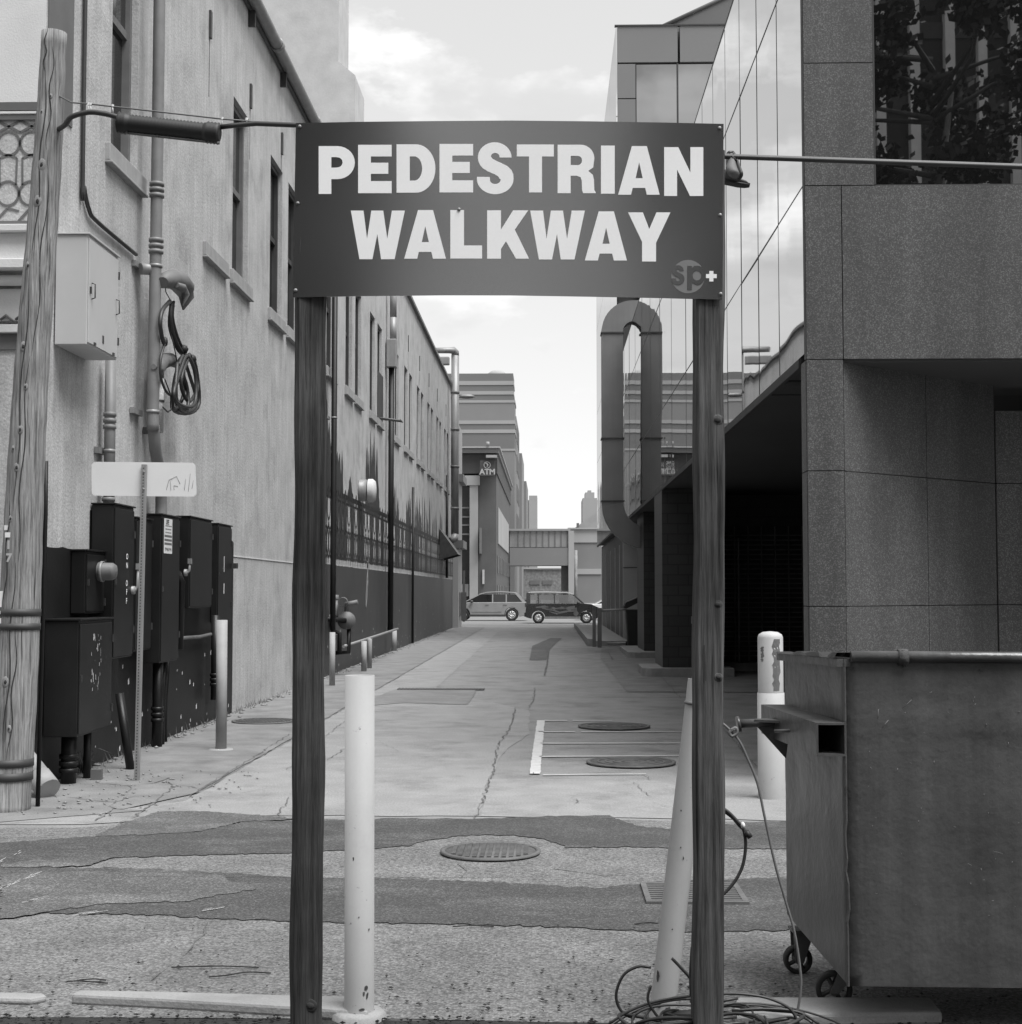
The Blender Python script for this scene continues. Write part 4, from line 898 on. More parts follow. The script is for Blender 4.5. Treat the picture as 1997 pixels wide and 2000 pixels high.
# posts
def wpost(ut, ub, vt, w0, rot, label, seed):
    T = PY(ut, vt, 5.235); B = PY(ub, 2000, 5.235); d = (B - T); B = T + d * ((T.z + .25) / (T.z - B.z)); t = thing('wooden_post', label, 'post', (B.x, B.y, 0), 'wooden posts carrying the sign')
    m = MB(); g = random.Random(seed); n = 40; c = math.cos(rot); s = math.sin(rot); base = [(-1, -.82), (-.82, -1), (.82, -1), (1, -.82), (1, .82), (.82, 1), (-.82, 1), (-1, .82)]; vs = []; fs = []
    for i in range(n + 1):
        P = B.lerp(T, i / n); k = w0 / 2 * (1 + .035 * math.sin(i * .9 + seed) + g.uniform(-.012, .012)); wx = .0025 * math.sin(i * .5 + seed)
        for (x, y) in base: vs.append((P.x + (x * c - y * s) * k + wx, P.y + (x * s + y * c) * k, P.z))
    for i in range(n):
        for q in range(8): fs.append((i * 8 + q, i * 8 + (q + 1) % 8, (i + 1) * 8 + (q + 1) % 8, (i + 1) * 8 + q))
    fs += [tuple(range(7, -1, -1)), tuple(n * 8 + q for q in range(8))]; m.add(vs, fs); o = m.build('timber', postwood_d if seed == 1 else postwood, t); return t, B, T
PL, BL_, TL_ = wpost(610, 598, 300, .108, R(14), 'left wooden sign post with a dark weathered lower half and side split', 1)
PR, BR_, TR_ = wpost(1385, 1383, 300, .101, R(3), 'right wooden sign post with round knots, standing by the cable tangle', 2)
def knot(u, v, Y, r, par, n_=Vector((0, -1, 0)), tall=1.4):
    P = PY(u, v, Y); m = MB(); 
    m.blob((P.x, Y + .004, P.z), (r * 1.25, .0035, r * 1.15), 16, .05, int(v)); o = m.build('knot', par[1], par[0])
    m = MB(); m.blob((P.x, Y + .0005, P.z), (r * .7, .0035, r * .6), 10, .15, int(v)); m.build('knot_core', knotwood, o)
for (u, v, r) in ((1402, 820, .018), (1402, 1180, .015), (1404, 1323, .013)): knot(u, v, 5.183, r, (PR, postwood))
knot(578, 1179, 5.20, .012, (PL, postwood)); knot(606, 1965, 5.182, .02, (PL, knotwood))
m = MB(); P0 = PY(600, 640, 5.178)
for (u, v0, v1) in ((583, 1180, 1420), (595, 600, 800), (1394, 1560, 1700), (1375, 1260, 1330)):
    a, b = PY(u, v0, 5.178), PY(u + 3, v1, 5.178); m.quad(a, a + Vector((.004, 0, 0)), b + Vector((.003, 0, 0)), b)
m.build('split', knotwood, PL)
# ================================================================== BOLLARDS
def bollard(base, top, r, label, mat, cap=False, group='white pipe bollards', hollow=False, seg=24, name='bollard'):
    t = thing(name, label, 'bollard', base, group); m = MB(); b, p = Vector(base), Vector(top); d = (p - b)
    if hollow: m.tube([b, p], r, seg, caps=False); m.tube([p, b + d * .8], r * .90, seg, caps=False); m2 = []
    elif cap: m.tube([b, p - d.normalized() * r * .5, p - d.normalized() * r * .2, p], [r, r, r * .85, r * .35], seg)
    else: m.tube([b, p], r, seg)
    if hollow:
        vs = []; 
        ax = d.normalized(); a = ax.orthogonal().normalized(); c = ax.cross(a)
        for q in range(seg): k = a * math.cos(2 * math.pi * q / seg) + c * math.sin(2 * math.pi * q / seg); vs += [p + k * r, p + k * r * .90]
        m.add(vs, [(2 * q, 2 * ((q + 1) % seg), 2 * ((q + 1) % seg) + 1, 2 * q + 1) for q in range(seg)])
    m.build('pipe', mat, t); return t
B0 = G(702, 1990); T0 = PY(703, 1319, B0.y)
t = bollard((B0.x, B0.y, -.02), (T0.x, B0.y, T0.z), .058, 'upright open topped white bollard just right of the left sign post', whitepaint, hollow=True)
m = MB()
for k, (a, z, w_, h) in enumerate(((-1.0, .13, .008, .012), (-.9, .10, .006, .014), (-1.15, .11, .004, .010), (-1.9, .62, .004, .009), (-1.5, .40, .003, .004), (-2.3, .95, .003, .004), (-1.3, .05, .012, .006), (-1.8, .03, .016, .007), (-.8, .35, .004, .005))): chip(m, (B0.x, B0.y), .058, a, z, w_, h, k)
m.build('paint_chip', rustm, t)['kind'] = 'stuff'
m = MB(); m.lathe((B0.x, B0.y, 0), [(.11, -.02), (.105, .022), (.09, .032), (.06, .034)], 9); m.build('concrete_collar', kerbm, t)
B1 = G(1291, 1990); T1 = PY(1369, 1328, B1.y + .04)
t = bollard((B1.x, B1.y, -.03), tuple(T1), .050, 'leaning white bollard behind the right sign post with cables at its foot', whitepaint, hollow=True)
P = Vector((B1.x, B1.y, -.03)).lerp(T1, .925); m = MB()
for k, (a, z, w_, h) in enumerate(((-2.3, .17, .007, .022), (-1.9, .06, .010, .008), (-1.4, .62, .003, .008), (-1.7, .66, .003, .004), (-2.0, .80, .003, .005), (-1.2, .05, .012, .008), (-1.6, .35, .003, .004))):
    ct = Vector((B1.x, B1.y, 0)).lerp(T1, z / T1.z); chip(m, (ct.x, ct.y), .0505, a, z, w_, h, k + 20)
m.build('paint_chip', rustm, t)['kind'] = 'stuff'
m = MB(); m.tube([P, P + (T1 - B1).normalized() * .012], .055, 24); m.build('ring', framegrey, t)
P = G(1508, 1560); t = thing('bollard', 'thick white bollard with a scraped domed sleeve in front of the granite corner', 'bollard', (P.x, P.y, 0), 'white pipe bollards')
zt = PY(1508, 1233, P.y).z; zc = PY(1508, 1353, P.y).z
m = MB(); m.lathe((P.x, P.y, 0), [(.108, -.02), (.108, zc), (.09, zc + .005)], 28); m.build('pipe', whitepaint, t)
m = MB(); m.lathe((P.x, P.y, 0), [(.101, zc + .004), (.101, zt - .05), (.092, zt - .025), (.06, zt - .006), (.001, zt)], 28); m.build('sleeve', whitepaint2, t)
m = MB()
for (a0, a1, z0, z1) in ((-.95, -1.5, zc + .02, zt - .06), (-2.3, -2.5, zc + .25, zt - .12)):
    n = 14; g = random.Random(3); l0 = []; l1 = []
    for i in range(n + 1):
        z = z0 + (z1 - z0) * i / n; a = a0 + g.uniform(-.1, .1); b = a1 + g.uniform(-.12, .1)
        l0.append((P.x + .1025 * math.cos(a), P.y + .1025 * math.sin(a), z)); l1.append((P.x + .1025 * math.cos(b), P.y + .1025 * math.sin(b), z))
    for i in range(n):
        mid0 = [(l0[i][k] + l1[i][k]) / 2 for k in (0, 1)]; mn = Vector((mid0[0] - P.x, mid0[1] - P.y)).normalized() * .1025
        mid1 = [(l0[i + 1][k] + l1[i + 1][k]) / 2 for k in (0, 1)]; mq = Vector((mid1[0] - P.x, mid1[1] - P.y)).normalized() * .1025
        A_ = (P.x + mn.x, P.y + mn.y, l0[i][2]); B_ = (P.x + mq.x, P.y + mq.y, l0[i + 1][2]); m.quad(l0[i], A_, B_, l0[i + 1]); m.quad(A_, l1[i], l1[i + 1], B_)
m.build('paint_scrape', trim_dark, t)
B = G(432, 1466); t = bollard((B.x, B.y, -.01), (B.x - .005, B.y, PY(430, 1211, B.y).z), .057, 'slim weathered bollard at the right of the meter boxes', bollgrey, group='slim grey bollards along the plaster wall')
m = MB(); m.lathe((B.x, B.y, 0), [(.13, .008), (.12, .02), (.06, .022)], 12); m.build('concrete_collar', kerbm, t)
B = G(649, 1340); bollard((B.x, B.y, 0), (B.x, B.y, PY(649, 1235, B.y).z), .05, 'slim bollard in front of the gas meter', bollgrey, group='slim grey bollards along the plaster wall')
B = G(711, 1312); bollard((B.x, B.y, 0), (B.x, B.y, PY(710, 1252, B.y).z), .058, 'paired bollard behind the gas meter, left and shorter of the two', bollgrey, group='slim grey bollards along the plaster wall')
B = G(722, 1306); bollard((B.x, B.y, 0), (B.x, B.y, PY(722, 1247, B.y).z), .052, 'paired bollard behind the gas meter, right and rounded', bollgrey, group='slim grey bollards along the plaster wall', cap=True)
B = G(776, 1272); bollard((B.x - .1, B.y, 0), (B.x - .1, B.y, .62), .09, 'short battered stub bollard far along the dark painted wall', bollgrey, group='slim grey bollards along the plaster wall')
# fallen pipe stub beside the utility pole
a = G(95, 1560); m = MB(); b0 = Vector((a.x, a.y, .07)); b1 = Vector((a.x - .32, a.y + .25, .32))
m.tube([b0, b0 + (b1 - b0) * .35], .10, 18); m.tube([b0 + (b1 - b0) * .36, b1], .095, 18); o = m.build('pipe_stub', bollgrey, None); tag(o, 'tilted broken white pipe stub lying at the foot of the utility pole', 'pipe')
# ================================================================== UTILITY POLE
Yp = 11.0; Bp = PY(12, 1584, Yp); Tp = PY(104.6, 64, Yp); Bp.z = -.05
UPt = thing('utility_pole', 'leaning weathered wooden utility pole at the left edge', 'pole', (Bp.x, Bp.y, 0))
m = MB(); n = 60; pts = []; rs = []
for i in range(n + 1):
    t_ = i / n; p = Bp.lerp(Tp, t_); p.x += .012 * math.sin(t_ * 9); pts.append(p); rs.append(.172 - .077 * t_ + .002 * math.sin(i * 1.7))
m.tube(pts, rs, 26); m.build('timber', polewood, UPt)
def pole_at(v):   # point on the near face of the pole at image height v
    t_ = (PY(60, v, Yp).z - Bp.z) / (Tp.z - Bp.z); p = Bp.lerp(Tp, t_); p.x += .012 * math.sin(t_ * 9); r = .172 - .077 * t_; return p, r
for (v, off, rr) in ((330, -.0, .036), (401, -.01, .034), (525, -.045, .024), (682, -.03, .03), (760, .01, .02), (843, -.01, .026), (916, -.02, .026), (196, .03, .015), (226, -.03, .012), (880, -.06, .02), (1330, -.02, .03), (1420, .03, .02), (1015, -.05, .02)):
    p, r = pole_at(v); y = p.y - math.sqrt(max(r * r - off * off, 1e-4)) - .001; m = MB()
    m.blob((p.x + off, y + .006, p.z), (rr * .9, .011, rr * 1.5), 14, .05, int(v)); o = m.build('knot', knotring, UPt)
    m = MB(); m.blob((p.x + off, y - .001, p.z), (rr * .42, .0075, rr * .62), 10, .2, int(v) + 1); m.build('knot_core', knotwood, o)
m = MB()
for (v0, v1, off) in ((64, 150, -.03), (150, 520, -.01), (100, 300, .03), (520, 1000, -.02), (700, 1100, .02), (1100, 1480, .0), (980, 1200, -.07), (300, 700, .05), (1230, 1480, .04)):
    k = 16; pr = None
    for i in range(k + 1):
        v = v0 + (v1 - v0) * i / k; p, r = pole_at(v); o_ = off + .012 * math.sin(i * .8 + v0); y = p.y - math.sqrt(max(r * r - o_ * o_, 1e-4)) - .002; w_ = .004 * (1 - abs(2 * i / k - 1) ** 3) + .0008
        q = (Vector((p.x + o_ - w_, y, p.z)), Vector((p.x + o_ + w_, y, p.z)))
        if pr: m.quad(pr[0], pr[1], q[1], q[0])
        pr = q
m.build('split', knotwood, UPt)
for v0, v1 in ((1189, 1203), (1217, 1230), (1481, 1496), (1507, 1523)):
    p, r = pole_at((v0 + v1) / 2); h = (v1 - v0) * Yp / FPX / 2; m = MB(); m.lathe((p.x, p.y, p.z), [(r + .004, -h), (r + .006, -h), (r + .006, h), (r + .004, h)], 28); m.build('metal_band', bandm, UPt)
def poletext(txt, u, v, size, mat=whitepaint):
    P = PY(u, v, Yp); p, r = pole_at(v); o_ = P.x - p.x; y = p.y - math.sqrt(max(r * r - o_ * o_, 1e-4)) - .006; vs, fs = textgeo(txt, size, .004); f_ = facing_cam((P.x, y, P.z)); m = MB(); m.add([f_(q) for q in vs], fs); m.build('number_tag', mat, UPt)
poletext('1', 30, 1066, .085); poletext('7', 31, 1091, .085)
for (u, v, w_, h_) in ((28, 1046, .022, .019), (24, 1032, .016, .018), (5, 1170, .05, .06), (8, 1196, .05, .012), (8, 1212, .06, .02)):
    P = PY(u, v, Yp); p, r = pole_at(v); o_ = max(-.1, min(.1, P.x - p.x)); y = p.y - math.sqrt(max(r * r - o_ * o_, 1e-4)) - .006; m = MB(); m.box(p.x + o_ - w_, p.x + o_ + w_, y, y + .004, P.z - h_, P.z + h_); m.build('tag_scrap', aluminium, UPt)
# small conduit up the back of pole
m = MB(); p, r = pole_at(1000); q_, r2 = pole_at(1540); m.tube([(p.x + .12, p.y + .12, p.z + .4), (p.x + .12, p.y + .13, p.z), (q_.x + .17, q_.y + .16, 0)], .018, 8); m.build('ground_wire', blackpaint, UPt)
# ================================================================== OVERHEAD CABLE
def cat(a, b, sag, n=20):
    a, b = Vector(a), Vector(b); return [a.lerp(b, i / n) + Vector((0, 0, -4 * sag * (i / n) * (1 - i / n))) for i in range(n + 1)]
p, r = pole_at(192); At = p + Vector((r * .8, -.05, 0)); p2, r2 = pole_at(256); Bt = p2 + Vector((r2 * .9, -.05, 0))
Yc = 10.7
a1 = PY(140, 200, Yc + .2); a2 = PY(178, 203, Yc); a3 = PY(434, 232, Yc); a4 = PY(573, 243, Yc); a5 = PY(1000, 277, Yc); a6 = PY(1415, 302, Yc); a7 = PY(2000, 322, Yc); a8 = a7 + (a7 - a6) * 2.2 + Vector((0, 0, .3))
OC = thing('overhead_cable', 'overhead cable strung from the utility pole across the alley behind the sign', 'cable', (a5.x, a5.y, a5.z - .1))
m = MB(); m.tube([At, a1, a2, a3, a4], .006, 6); m.tube([a4, a5, a6, a7, a8], .009, 8); m.build('support_strand', framegrey, OC)
c1 = PY(140, 228, Yc); c2 = PY(173, 219, Yc); c3 = PY(205, 222, Yc); c4 = PY(232, 229, Yc); d1 = PY(430, 248, Yc); d2 = PY(455, 245, Yc); d3 = PY(500, 241, Yc); d4 = PY(578, 244, Yc - .02)
m = MB(); m.tube(sm([Bt, PY(128, 243, Yc + .1), c1, c2, c3, c4]), .020, 10); m.tube([d1, d2, d3, d4, PY(1000, 282, Yc), PY(1415, 305.5, Yc), PY(2000, 326, Yc), a8 + Vector((0, 0, -.03))], .019, 10); m.build('jacket', cablem, OC)
m = MB()
for (a, b) in ((PY(173, 202, Yc), PY(173, 220, Yc)), (PY(177, 203, Yc), PY(178, 221, Yc)), (PY(220, 206, Yc), PY(221, 222, Yc)), (PY(434, 231, Yc), PY(434, 246, Yc)), (PY(482, 232, Yc), PY(483, 244, Yc))): m = MB(); m.tube([a, b], .005, 6); m.lathe(a, [(.011, -.008), (.011, .008)], 8); m.build('hanger', aluminium, OC)
e0 = PY(229, 239, Yc); e1 = PY(430, 261, Yc)
SC = thing('splice_closure', 'long ribbed black splice case hanging from the overhead cable', 'cable box', tuple(e0.lerp(e1, .5) - Vector((0, 0, .1))))
m = MB(); n = 60; pts = [e0.lerp(e1, i / n) for i in range(n + 1)]; rs = [(.073 if i < 7 or i > 51 else .062) + (.010 if i % 2 else 0) for i in range(n + 1)]; rs[0] = rs[-1] = .05
m.tube(pts, rs, 20); m.build('case', rubber, SC)
m = MB(); dn = Vector((0, -.01, -.074)); m.tube([e0 + dn, e1 + dn], .010, 6)
for i in (1, 4, 5, 7, 9): m.blob(e0.lerp(e1, i / 10) + dn + Vector((0, -.01, 0)), .011, 6, 0)
m.build('seam_clamp', framegrey, SC)
# sneakers
SN = thing('hanging_sneakers', 'pair of dark sneakers hanging by their laces from the overhead cable', 'shoes', tuple(PY(1430, 370, Yc - .05)))
def shoe(heel, toe, up, par, s=1.0):
    heel, toe = Vector(heel), Vector(toe); ax = (toe - heel); L_ = ax.length; ax.normalize(); side = ax.cross(Vector(up)).normalized(); upv = side.cross(ax)
    prof = [(0, .00, .075, .030), (.06, .0, .10, .036), (.2, .0, .105, .038), (.35, .0, .09, .040), (.5, .0, .072, .044), (.7, 0, .055, .048), (.88, .004, .042, .043), (1.0, .012, .022, .02)]
    def ringset(z0f, z1f, wf, name, mat):
        vs = []; fs = []; k = 10
        for (t_, zb, zt, w_) in prof:
            a, b = z0f(zb, zt), z1f(zb, zt)
            for j in range(k):
                q = 2 * math.pi * j / k; vs.append(heel + ax * (t_ * L_) + side * (math.cos(q) * w_ * wf) + upv * ((a + b) / 2 + math.sin(q) * (b - a) / 2))
        for i in range(len(prof) - 1):
            for j in range(k): fs.append((i * k + j, i * k + (j + 1) % k, (i + 1) * k + (j + 1) % k, (i + 1) * k + j))
        fs += [tuple(reversed(range(k))), tuple(range(len(vs) - k, len(vs)))]
        m = MB(); m.add(vs, fs, True); return m.build(name, mat, par)
    ringset(lambda a, b: a + .012, lambda a, b: b, 1.0, 'shoe_upper', trim_dark); ringset(lambda a, b: a - .012, lambda a, b: a + .022, 1.08, 'sole', rubber)
h_ = PY(1392, 352, Yc); shoe(h_, PY(1464, 366, Yc), (0.05, 0, 1), SN)
shoe(PY(1448, 345, Yc - .1) , PY(1428, 300, Yc + .12) , (-.9, -.2, .3), SN)
m = MB(); k0 = PY(1428, 302, Yc)
m.tube([PY(1427, 332, Yc - .02), PY(1427, 315, Yc - .03), k0, PY(1432, 306, Yc - .03), PY(1440, 314, Yc - .03)], .005, 6); m.tube([k0, PY(1429, 318, Yc - .04), PY(1428, 338, Yc - .02)], .005, 6); m.tube([k0, PY(1424, 298, Yc), PY(1432, 297, Yc), PY(1438, 312, Yc - .02)], .006, 6); m.build('laces', rubber, SN)
# ================================================================== STREET SIGN BACK
Ypost = G(266, 1527).y
b = PY(266, 1527, Ypost); tp = PY(281, 907, Ypost)
PT = thing('sign_post', 'perforated steel sign post leaning slightly before the meter boxes', 'post', (b.x, Ypost, 0))
ax = tp - Vector((b.x, b.y, 0)); n = 46; m = MB(); vs = []; fs = []
A = Vector((b.x, b.y, -.05)); wd = .019
m.add([A + Vector(q) for q in ((-wd * 1.4, .02, 0), (-wd, -.006, 0), (wd, -.006, 0), (wd * 1.4, .02, 0))] + [tp + Vector(q) for q in ((-wd * 1.4, .02, 0), (-wd, -.006, 0), (wd, -.006, 0), (wd * 1.4, .02, 0))],
      [(0, 1, 5, 4), (1, 2, 6, 5), (2, 3, 7, 6), (3, 0, 4, 7), (0, 3, 2, 1), (4, 5, 6, 7)]); m.build('channel', galv, PT)
m = MB()
for i in range(106):
    p = A.lerp(tp, (i + .7) / 107); m.lathe((p.x, p.y - .0075, p.z), [(.0058, 0), (.0004, -.0004)], 8, 'Y')
m.build('holes', rubber, PT)
yb = Ypost + .03
SB = thing('blank_sign', 'blank silver back of a long street sign bolted to the perforated post', 'sign', tuple(PY(281, 965, yb)))
cs = [(179, 902, 0), (382, 903.5, 0), (384, 970, 0), (179, 968, 0)]; pl = []
for i, (u, v, _) in enumerate(cs):
    c = PY(u, v, yb); sx, sz = ((1, -1), (-1, -1), (-1, 1), (1, 1))[i]; rr = .035; cc = Vector((c.x + sx * rr, c.y, c.z + sz * rr)); a0 = (90, 0, -90, 180)[i]
    for k in range(6): q = R(a0 + 90 - 90 * k / 5) if i != 3 else R(270 - 90 * k / 5); pl.append((cc.x + rr * math.cos(q), cc.z + rr * math.sin(q)))
m = MB(); m.prism(pl, yb, yb + .003, 'Y'); m.build('plate', aluminium, SB)
m = MB()
for (pts) in ([(325, 957), (330, 938), (345, 930), (352, 945)], [(334, 958), (333, 940)], [(340, 957), (340, 948), (348, 950)], [(360, 958), (363, 935)], [(368, 960), (372, 925)], [(375, 955), (378, 938)]):
    m.tube([PY(u, v, yb - .002) for u, v in pts], .0014, 4)
m.build('scratches', framegrey, SB)
for v in (921, 955): c = PY(281, v, Ypost - .01); m = MB(); m.lathe((c.x, c.y, c.z), [(.008, 0), (.008, -.006), (.0005, -.007)], 8, 'Y'); m.build('bolt', galv, SB)
# ================================================================== WALL ELECTRICS
def wbox(name, label, cat_, y0, y1, d, z0, z1, mat, lid=.0, grp='dark electrical boxes on the plaster wall', bev=.006):
    t = thing(name, label, cat_, (XW + d / 2, (y0 + y1) / 2, z0), grp); m = MB(); m.box(XW + .012, XW + d, y0, y1, z0, z1); m.build('case', mat, t, bevel=bev)
    m = MB(); m.box(XW + d + .001, XW + d + .012, y0 + .015, y1 - .015, z0 + .02, z1 - .03); m.build('door', mat, t, bevel=.003)
    m = MB(); m.box(XW + .01, XW + d + .02, y0 - .015, y1 + .015, z1 + .001, z1 + .016); m.build('lid', mat, t, bevel=.003)
    for zz_ in (z0 + (z1 - z0) * .18, z0 + (z1 - z0) * .82): MB().box(XW + d - .01, XW + d + .022, y1 - .012, y1 + .008, zz_ - .035, zz_ + .035).build('hinge', darkmetal, t)
    m = MB(); m.box(XW + d + .012, XW + d + .026, y0 + .03, y0 + .05, (z0 + z1) / 2 - .03, (z0 + z1) / 2 + .03); m.build('latch', darkmetal, t); return t
CB = wbox('cabinet', 'pale grey metal cabinet high on the wall beside the utility pole', 'cabinet', 12.42, 13.30, .29, 3.78, 4.74, cabinet, grp=None)
m = MB()
for y in (12.50, 13.22):
    m = MB(); m.tube([(XW + .305, y, 4.33), (XW + .335, y, 4.32), (XW + .335, y, 4.20), (XW + .305, y, 4.19)], .006, 6); m.build('handle', darkmetal, CB)
m = MB()
for y in (12.6, 13.15): m.box(XW + .30, XW + .315, y - .02, y + .02, 3.80, 3.825)
m.box(XW + .303, XW + .306, 12.83, 12.87, 3.86, 3.93); m.build('latch', darkmetal, CB)
b1 = wbox('meter_box', 'largest low black electrical box with peeling paint beside the utility pole', 'meter box', 12.30, 13.24, .30, .42, 1.40, boxmetal)
m = MB(); g = random.Random(5)
for _ in range(26):
    y = 12.62 + g.random() * .28; z = .75 + g.random() * .5; h = g.uniform(.01, .09); w_ = g.uniform(.003, .012); m.quad((XW + .3135, y, z), (XW + .3135, y + w_, z + .004), (XW + .3135, y + w_ * .6, z + h), (XW + .3135, y - w_ * .4, z + h * .8))
m.build('peeling_paint', aluminium, b1)
b2 = wbox('meter_box', 'small black box carrying a round glass electric meter', 'meter box', 12.96, 13.5, .14, 1.45, 2.01, boxmetal)
m = MB(); c = (XW + .155, 13.3, 1.83); m.lathe(c, [(.085, 0), (.09, .03), (.082, .04), (.08, .13), (.06, .16), (.0005, .165)], 22, 'X'); m.build('meter_glass', framegrey, b2)
m = MB(); m.lathe(c, [(.092, .02), (.096, .022), (.096, .045), (.090, .047)], 22, 'X'); m.build('meter_ring', galv, b2)
b3 = wbox('switch_box', 'tall black switch box lettered ON and OFF, with a side lever', 'switch box', 13.52, 14.18, .22, 1.02, 2.46, boxmetal)
def lever(x, y, z, par, l=.2):
    m = MB(); m.tube([(x, y, z), (x + .03, y + .02, z), (x + .05, y + .02, z + l * .2), (x + .055, y + .02, z + l)], .014, 8); m.box(x + .035, x + .075, y, y + .045, z + l, z + l + .06); m.lathe((x, y, z), [(.04, 0), (.04, .03), (.001, .032)], 12, 'X'); m.build('lever', galv, par)
lever(XW + .235, 14.10, 1.66, b3); 
for i, ch in enumerate('ON OFF'):
    if ch == ' ': continue
    vs, fs = textgeo(ch, .075, .002); f_ = facing_x((XW + .2345, 13.93, 1.98 - i * .085)); m = MB(); m.add([f_(q) for q in vs], fs); m.build('lettering', letterm, b3)
b4 = wbox('switch_box', 'narrow black box half hidden behind the perforated post', 'switch box', 14.45, 15.05, .16, 1.05, 2.38, boxmetal)
b5 = wbox('switch_box', 'tall black box with a white printed notice on its door', 'switch box', 15.2, 15.95, .22, .90, 2.45, boxmetal)
NT = thing('notice', 'small white printed notice stuck on the tall black box', 'notice', (XW + .24, 15.45, 2.0))
m = MB(); y0_, y1_ = 15.27, 15.60; zt_, zb_ = 2.42, 2.05; m.box(XW + .2335, XW + .2355, y0_, y1_, zb_, zt_); m.build('sheet', aluminium, NT)
m = MB(); g = random.Random(8)
for i, z in enumerate((2.335, 2.30, 2.265)):
    y = y0_ + .05
    while y < y1_ - .05: l = g.uniform(.02, .05); m.box(XW + .2356, XW + .2362, y, y + l, z, z + .014); y += l + .012
for z in (2.222, 2.18, 2.14): m.box(XW + .2356, XW + .2362, y0_ + .015, y1_ - .015, z, z + .024)
m.build('text_lines', trim_dark, NT)
vs, fs = textgeo('LIFE', .07, .003); f_ = facing_x((XW + .2365, 15.40, 2.38)); m = MB(); m.add([f_(q) for q in vs], fs); m.build('lettering', rubber, NT); m = MB(); vs, fs = textgeo('778-471-8684', .045, .002); f_ = facing_x((XW + .2365, 15.435, 2.09)); m.add([f_(q) for q in vs], fs); m.build('lettering', rubber, NT)
b6 = wbox('switch_box', 'square black box with hinged door, between the notice box and the last box', 'switch box', 16.62, 17.72, .17, 1.46, 2.50, boxmetal)
lever(XW + .16, 16.45, 1.86, b6, .1)
b7 = wbox('switch_box', 'last and narrowest black box of the row, above the slim bollard', 'switch box', 18.4, 19.2, .09, 1.25, 2.50, boxmetal)
m = MB(); boxes('paint_mark', letterm, b7, [(XW + .1035, XW + .105, 18.72, 18.74, 1.9, 2.1), (XW + .1035, XW + .105, 18.72, 18.75, 1.62, 1.75)])
m = MB(); m.box(XW + .09, XW + .16, 19.22, 19.32, 1.95, 2.02); m.build('lever', darkmetal, b7)
def pipe(label, pts, r, mat, name='conduit', grp='pipes and conduits on the plaster wall', rings=(), straps=(), rr=1.25, n=14):
    P = [Vector(p) for p in pts]; t = thing(name, label, 'pipe', tuple(min(P, key=lambda q: q.z)), grp); m = MB(); m.tube(sm(P) if name == 'wall_cable' or len(P) == 8 else P, r, n); m.build('run', mat, t)
    for (c, ax) in rings:
        m = MB()
        for o_ in (-.06, 0, .06): m.lathe(c, [(r * 1.02, o_ - .02), (r * rr, o_ - .018), (r * rr, o_ + .018), (r * 1.02, o_ + .02)], n, ax)
        m.build('coupling', mat, t)
    for (x, y, z) in straps:
        m = MB(); m.lathe((x, y, z), [(r * 1.03, -.016), (r * 1.12, -.016), (r * 1.12, .016), (r * 1.03, .016)], n); m.box(XW + .006, XW + .05, y - r * 2.6, y + r * 2.6, z - .03, z + .03); m.build('strap', galv, t)
    return t
pipe('big tall grey pipe running up the plaster wall beside the weatherhead', [(-4.06, 14.9, 9.9), (-4.06, 14.9, 6), (-4.07, 14.9, 3.55), (-4.07, 14.93, 3.35), (-4.08, 15.06, 3.1), (-4.10, 15.35, 2.85), (-4.12, 15.45, 2.6), (-4.12, 15.45, 2.40)], .062, pvc, rings=[((-4.06, 14.9, 5.82), 'Z'), ((-4.06, 14.9, 5.23), 'Z')], straps=[(-4.06, 14.9, 5.02), (-4.07, 14.9, 3.50)])
pipe('thicker of the two short pipes below the pale cabinet', [(-4.16, 13.72, 3.9), (-4.16, 13.72, 2.4)], .05, pvc, rings=[((-4.16, 13.72, 3.27), 'Z'), ((-4.16, 13.72, 2.52), 'Z')], straps=[(-4.16, 13.72, 2.98)])
pipe('thinner of the two short pipes below the pale cabinet', [(-4.20, 13.95, 3.9), (-4.20, 13.95, 2.4)], .028, pvc)
pipe('thick black conduit under the largest black box', [(-4.10, 12.5, .5), (-4.10, 12.5, -.02)], .065, boxmetal, rings=[((-4.10, 12.5, .18), 'Z')])
pipe('thin black conduit under the largest black box', [(-4.05, 12.85, .5), (-4.05, 12.85, -.02)], .035, boxmetal)
pipe('leaning loose black pipe behind the largest black box', [(-3.98, 13.55, .7), (-3.85, 13.5, 0)], .04, boxmetal)
pipe('thick black conduit below the notice box', [(-4.13, 15.45, 1.0), (-4.13, 15.45, 0)], .055, boxmetal, rings=[((-4.13, 15.45, .35), 'Z')])
pipe('curved thin black conduit below the notice box', [(-4.16, 15.8, 1.0), (-4.15, 15.75, .6), (-4.14, 15.68, .2), (-4.14, 15.68, 0)], .03, boxmetal)
pipe('right hand thin black conduit below the notice box', [(-4.18, 16.1, 1.2), (-4.18, 15.95, .5), (-4.18, 15.95, 0)], .03, boxmetal)
pipe('black riser between the boxes with a rounded bend', [(-4.12, 16.3, 1.0), (-4.12, 16.35, 1.75), (-4.14, 16.25, 1.85)], .045, boxmetal)
pipe('black vertical conduit behind the slim bollard', [(-4.15, 18.2, 1.35), (-4.15, 18.2, .30)], .05, boxmetal, rings=[((-4.15, 18.2, .55), 'Z')])
pipe('horizontal dark conduit between the boxes and the slim bollard', [(-4.2, 16.1, 1.12), (-4.2, 17.6, 1.10), (-4.2, 18.55, 1.12), (-4.17, 18.65, 1.05), (-4.17, 18.65, .2)], .022, framegrey)
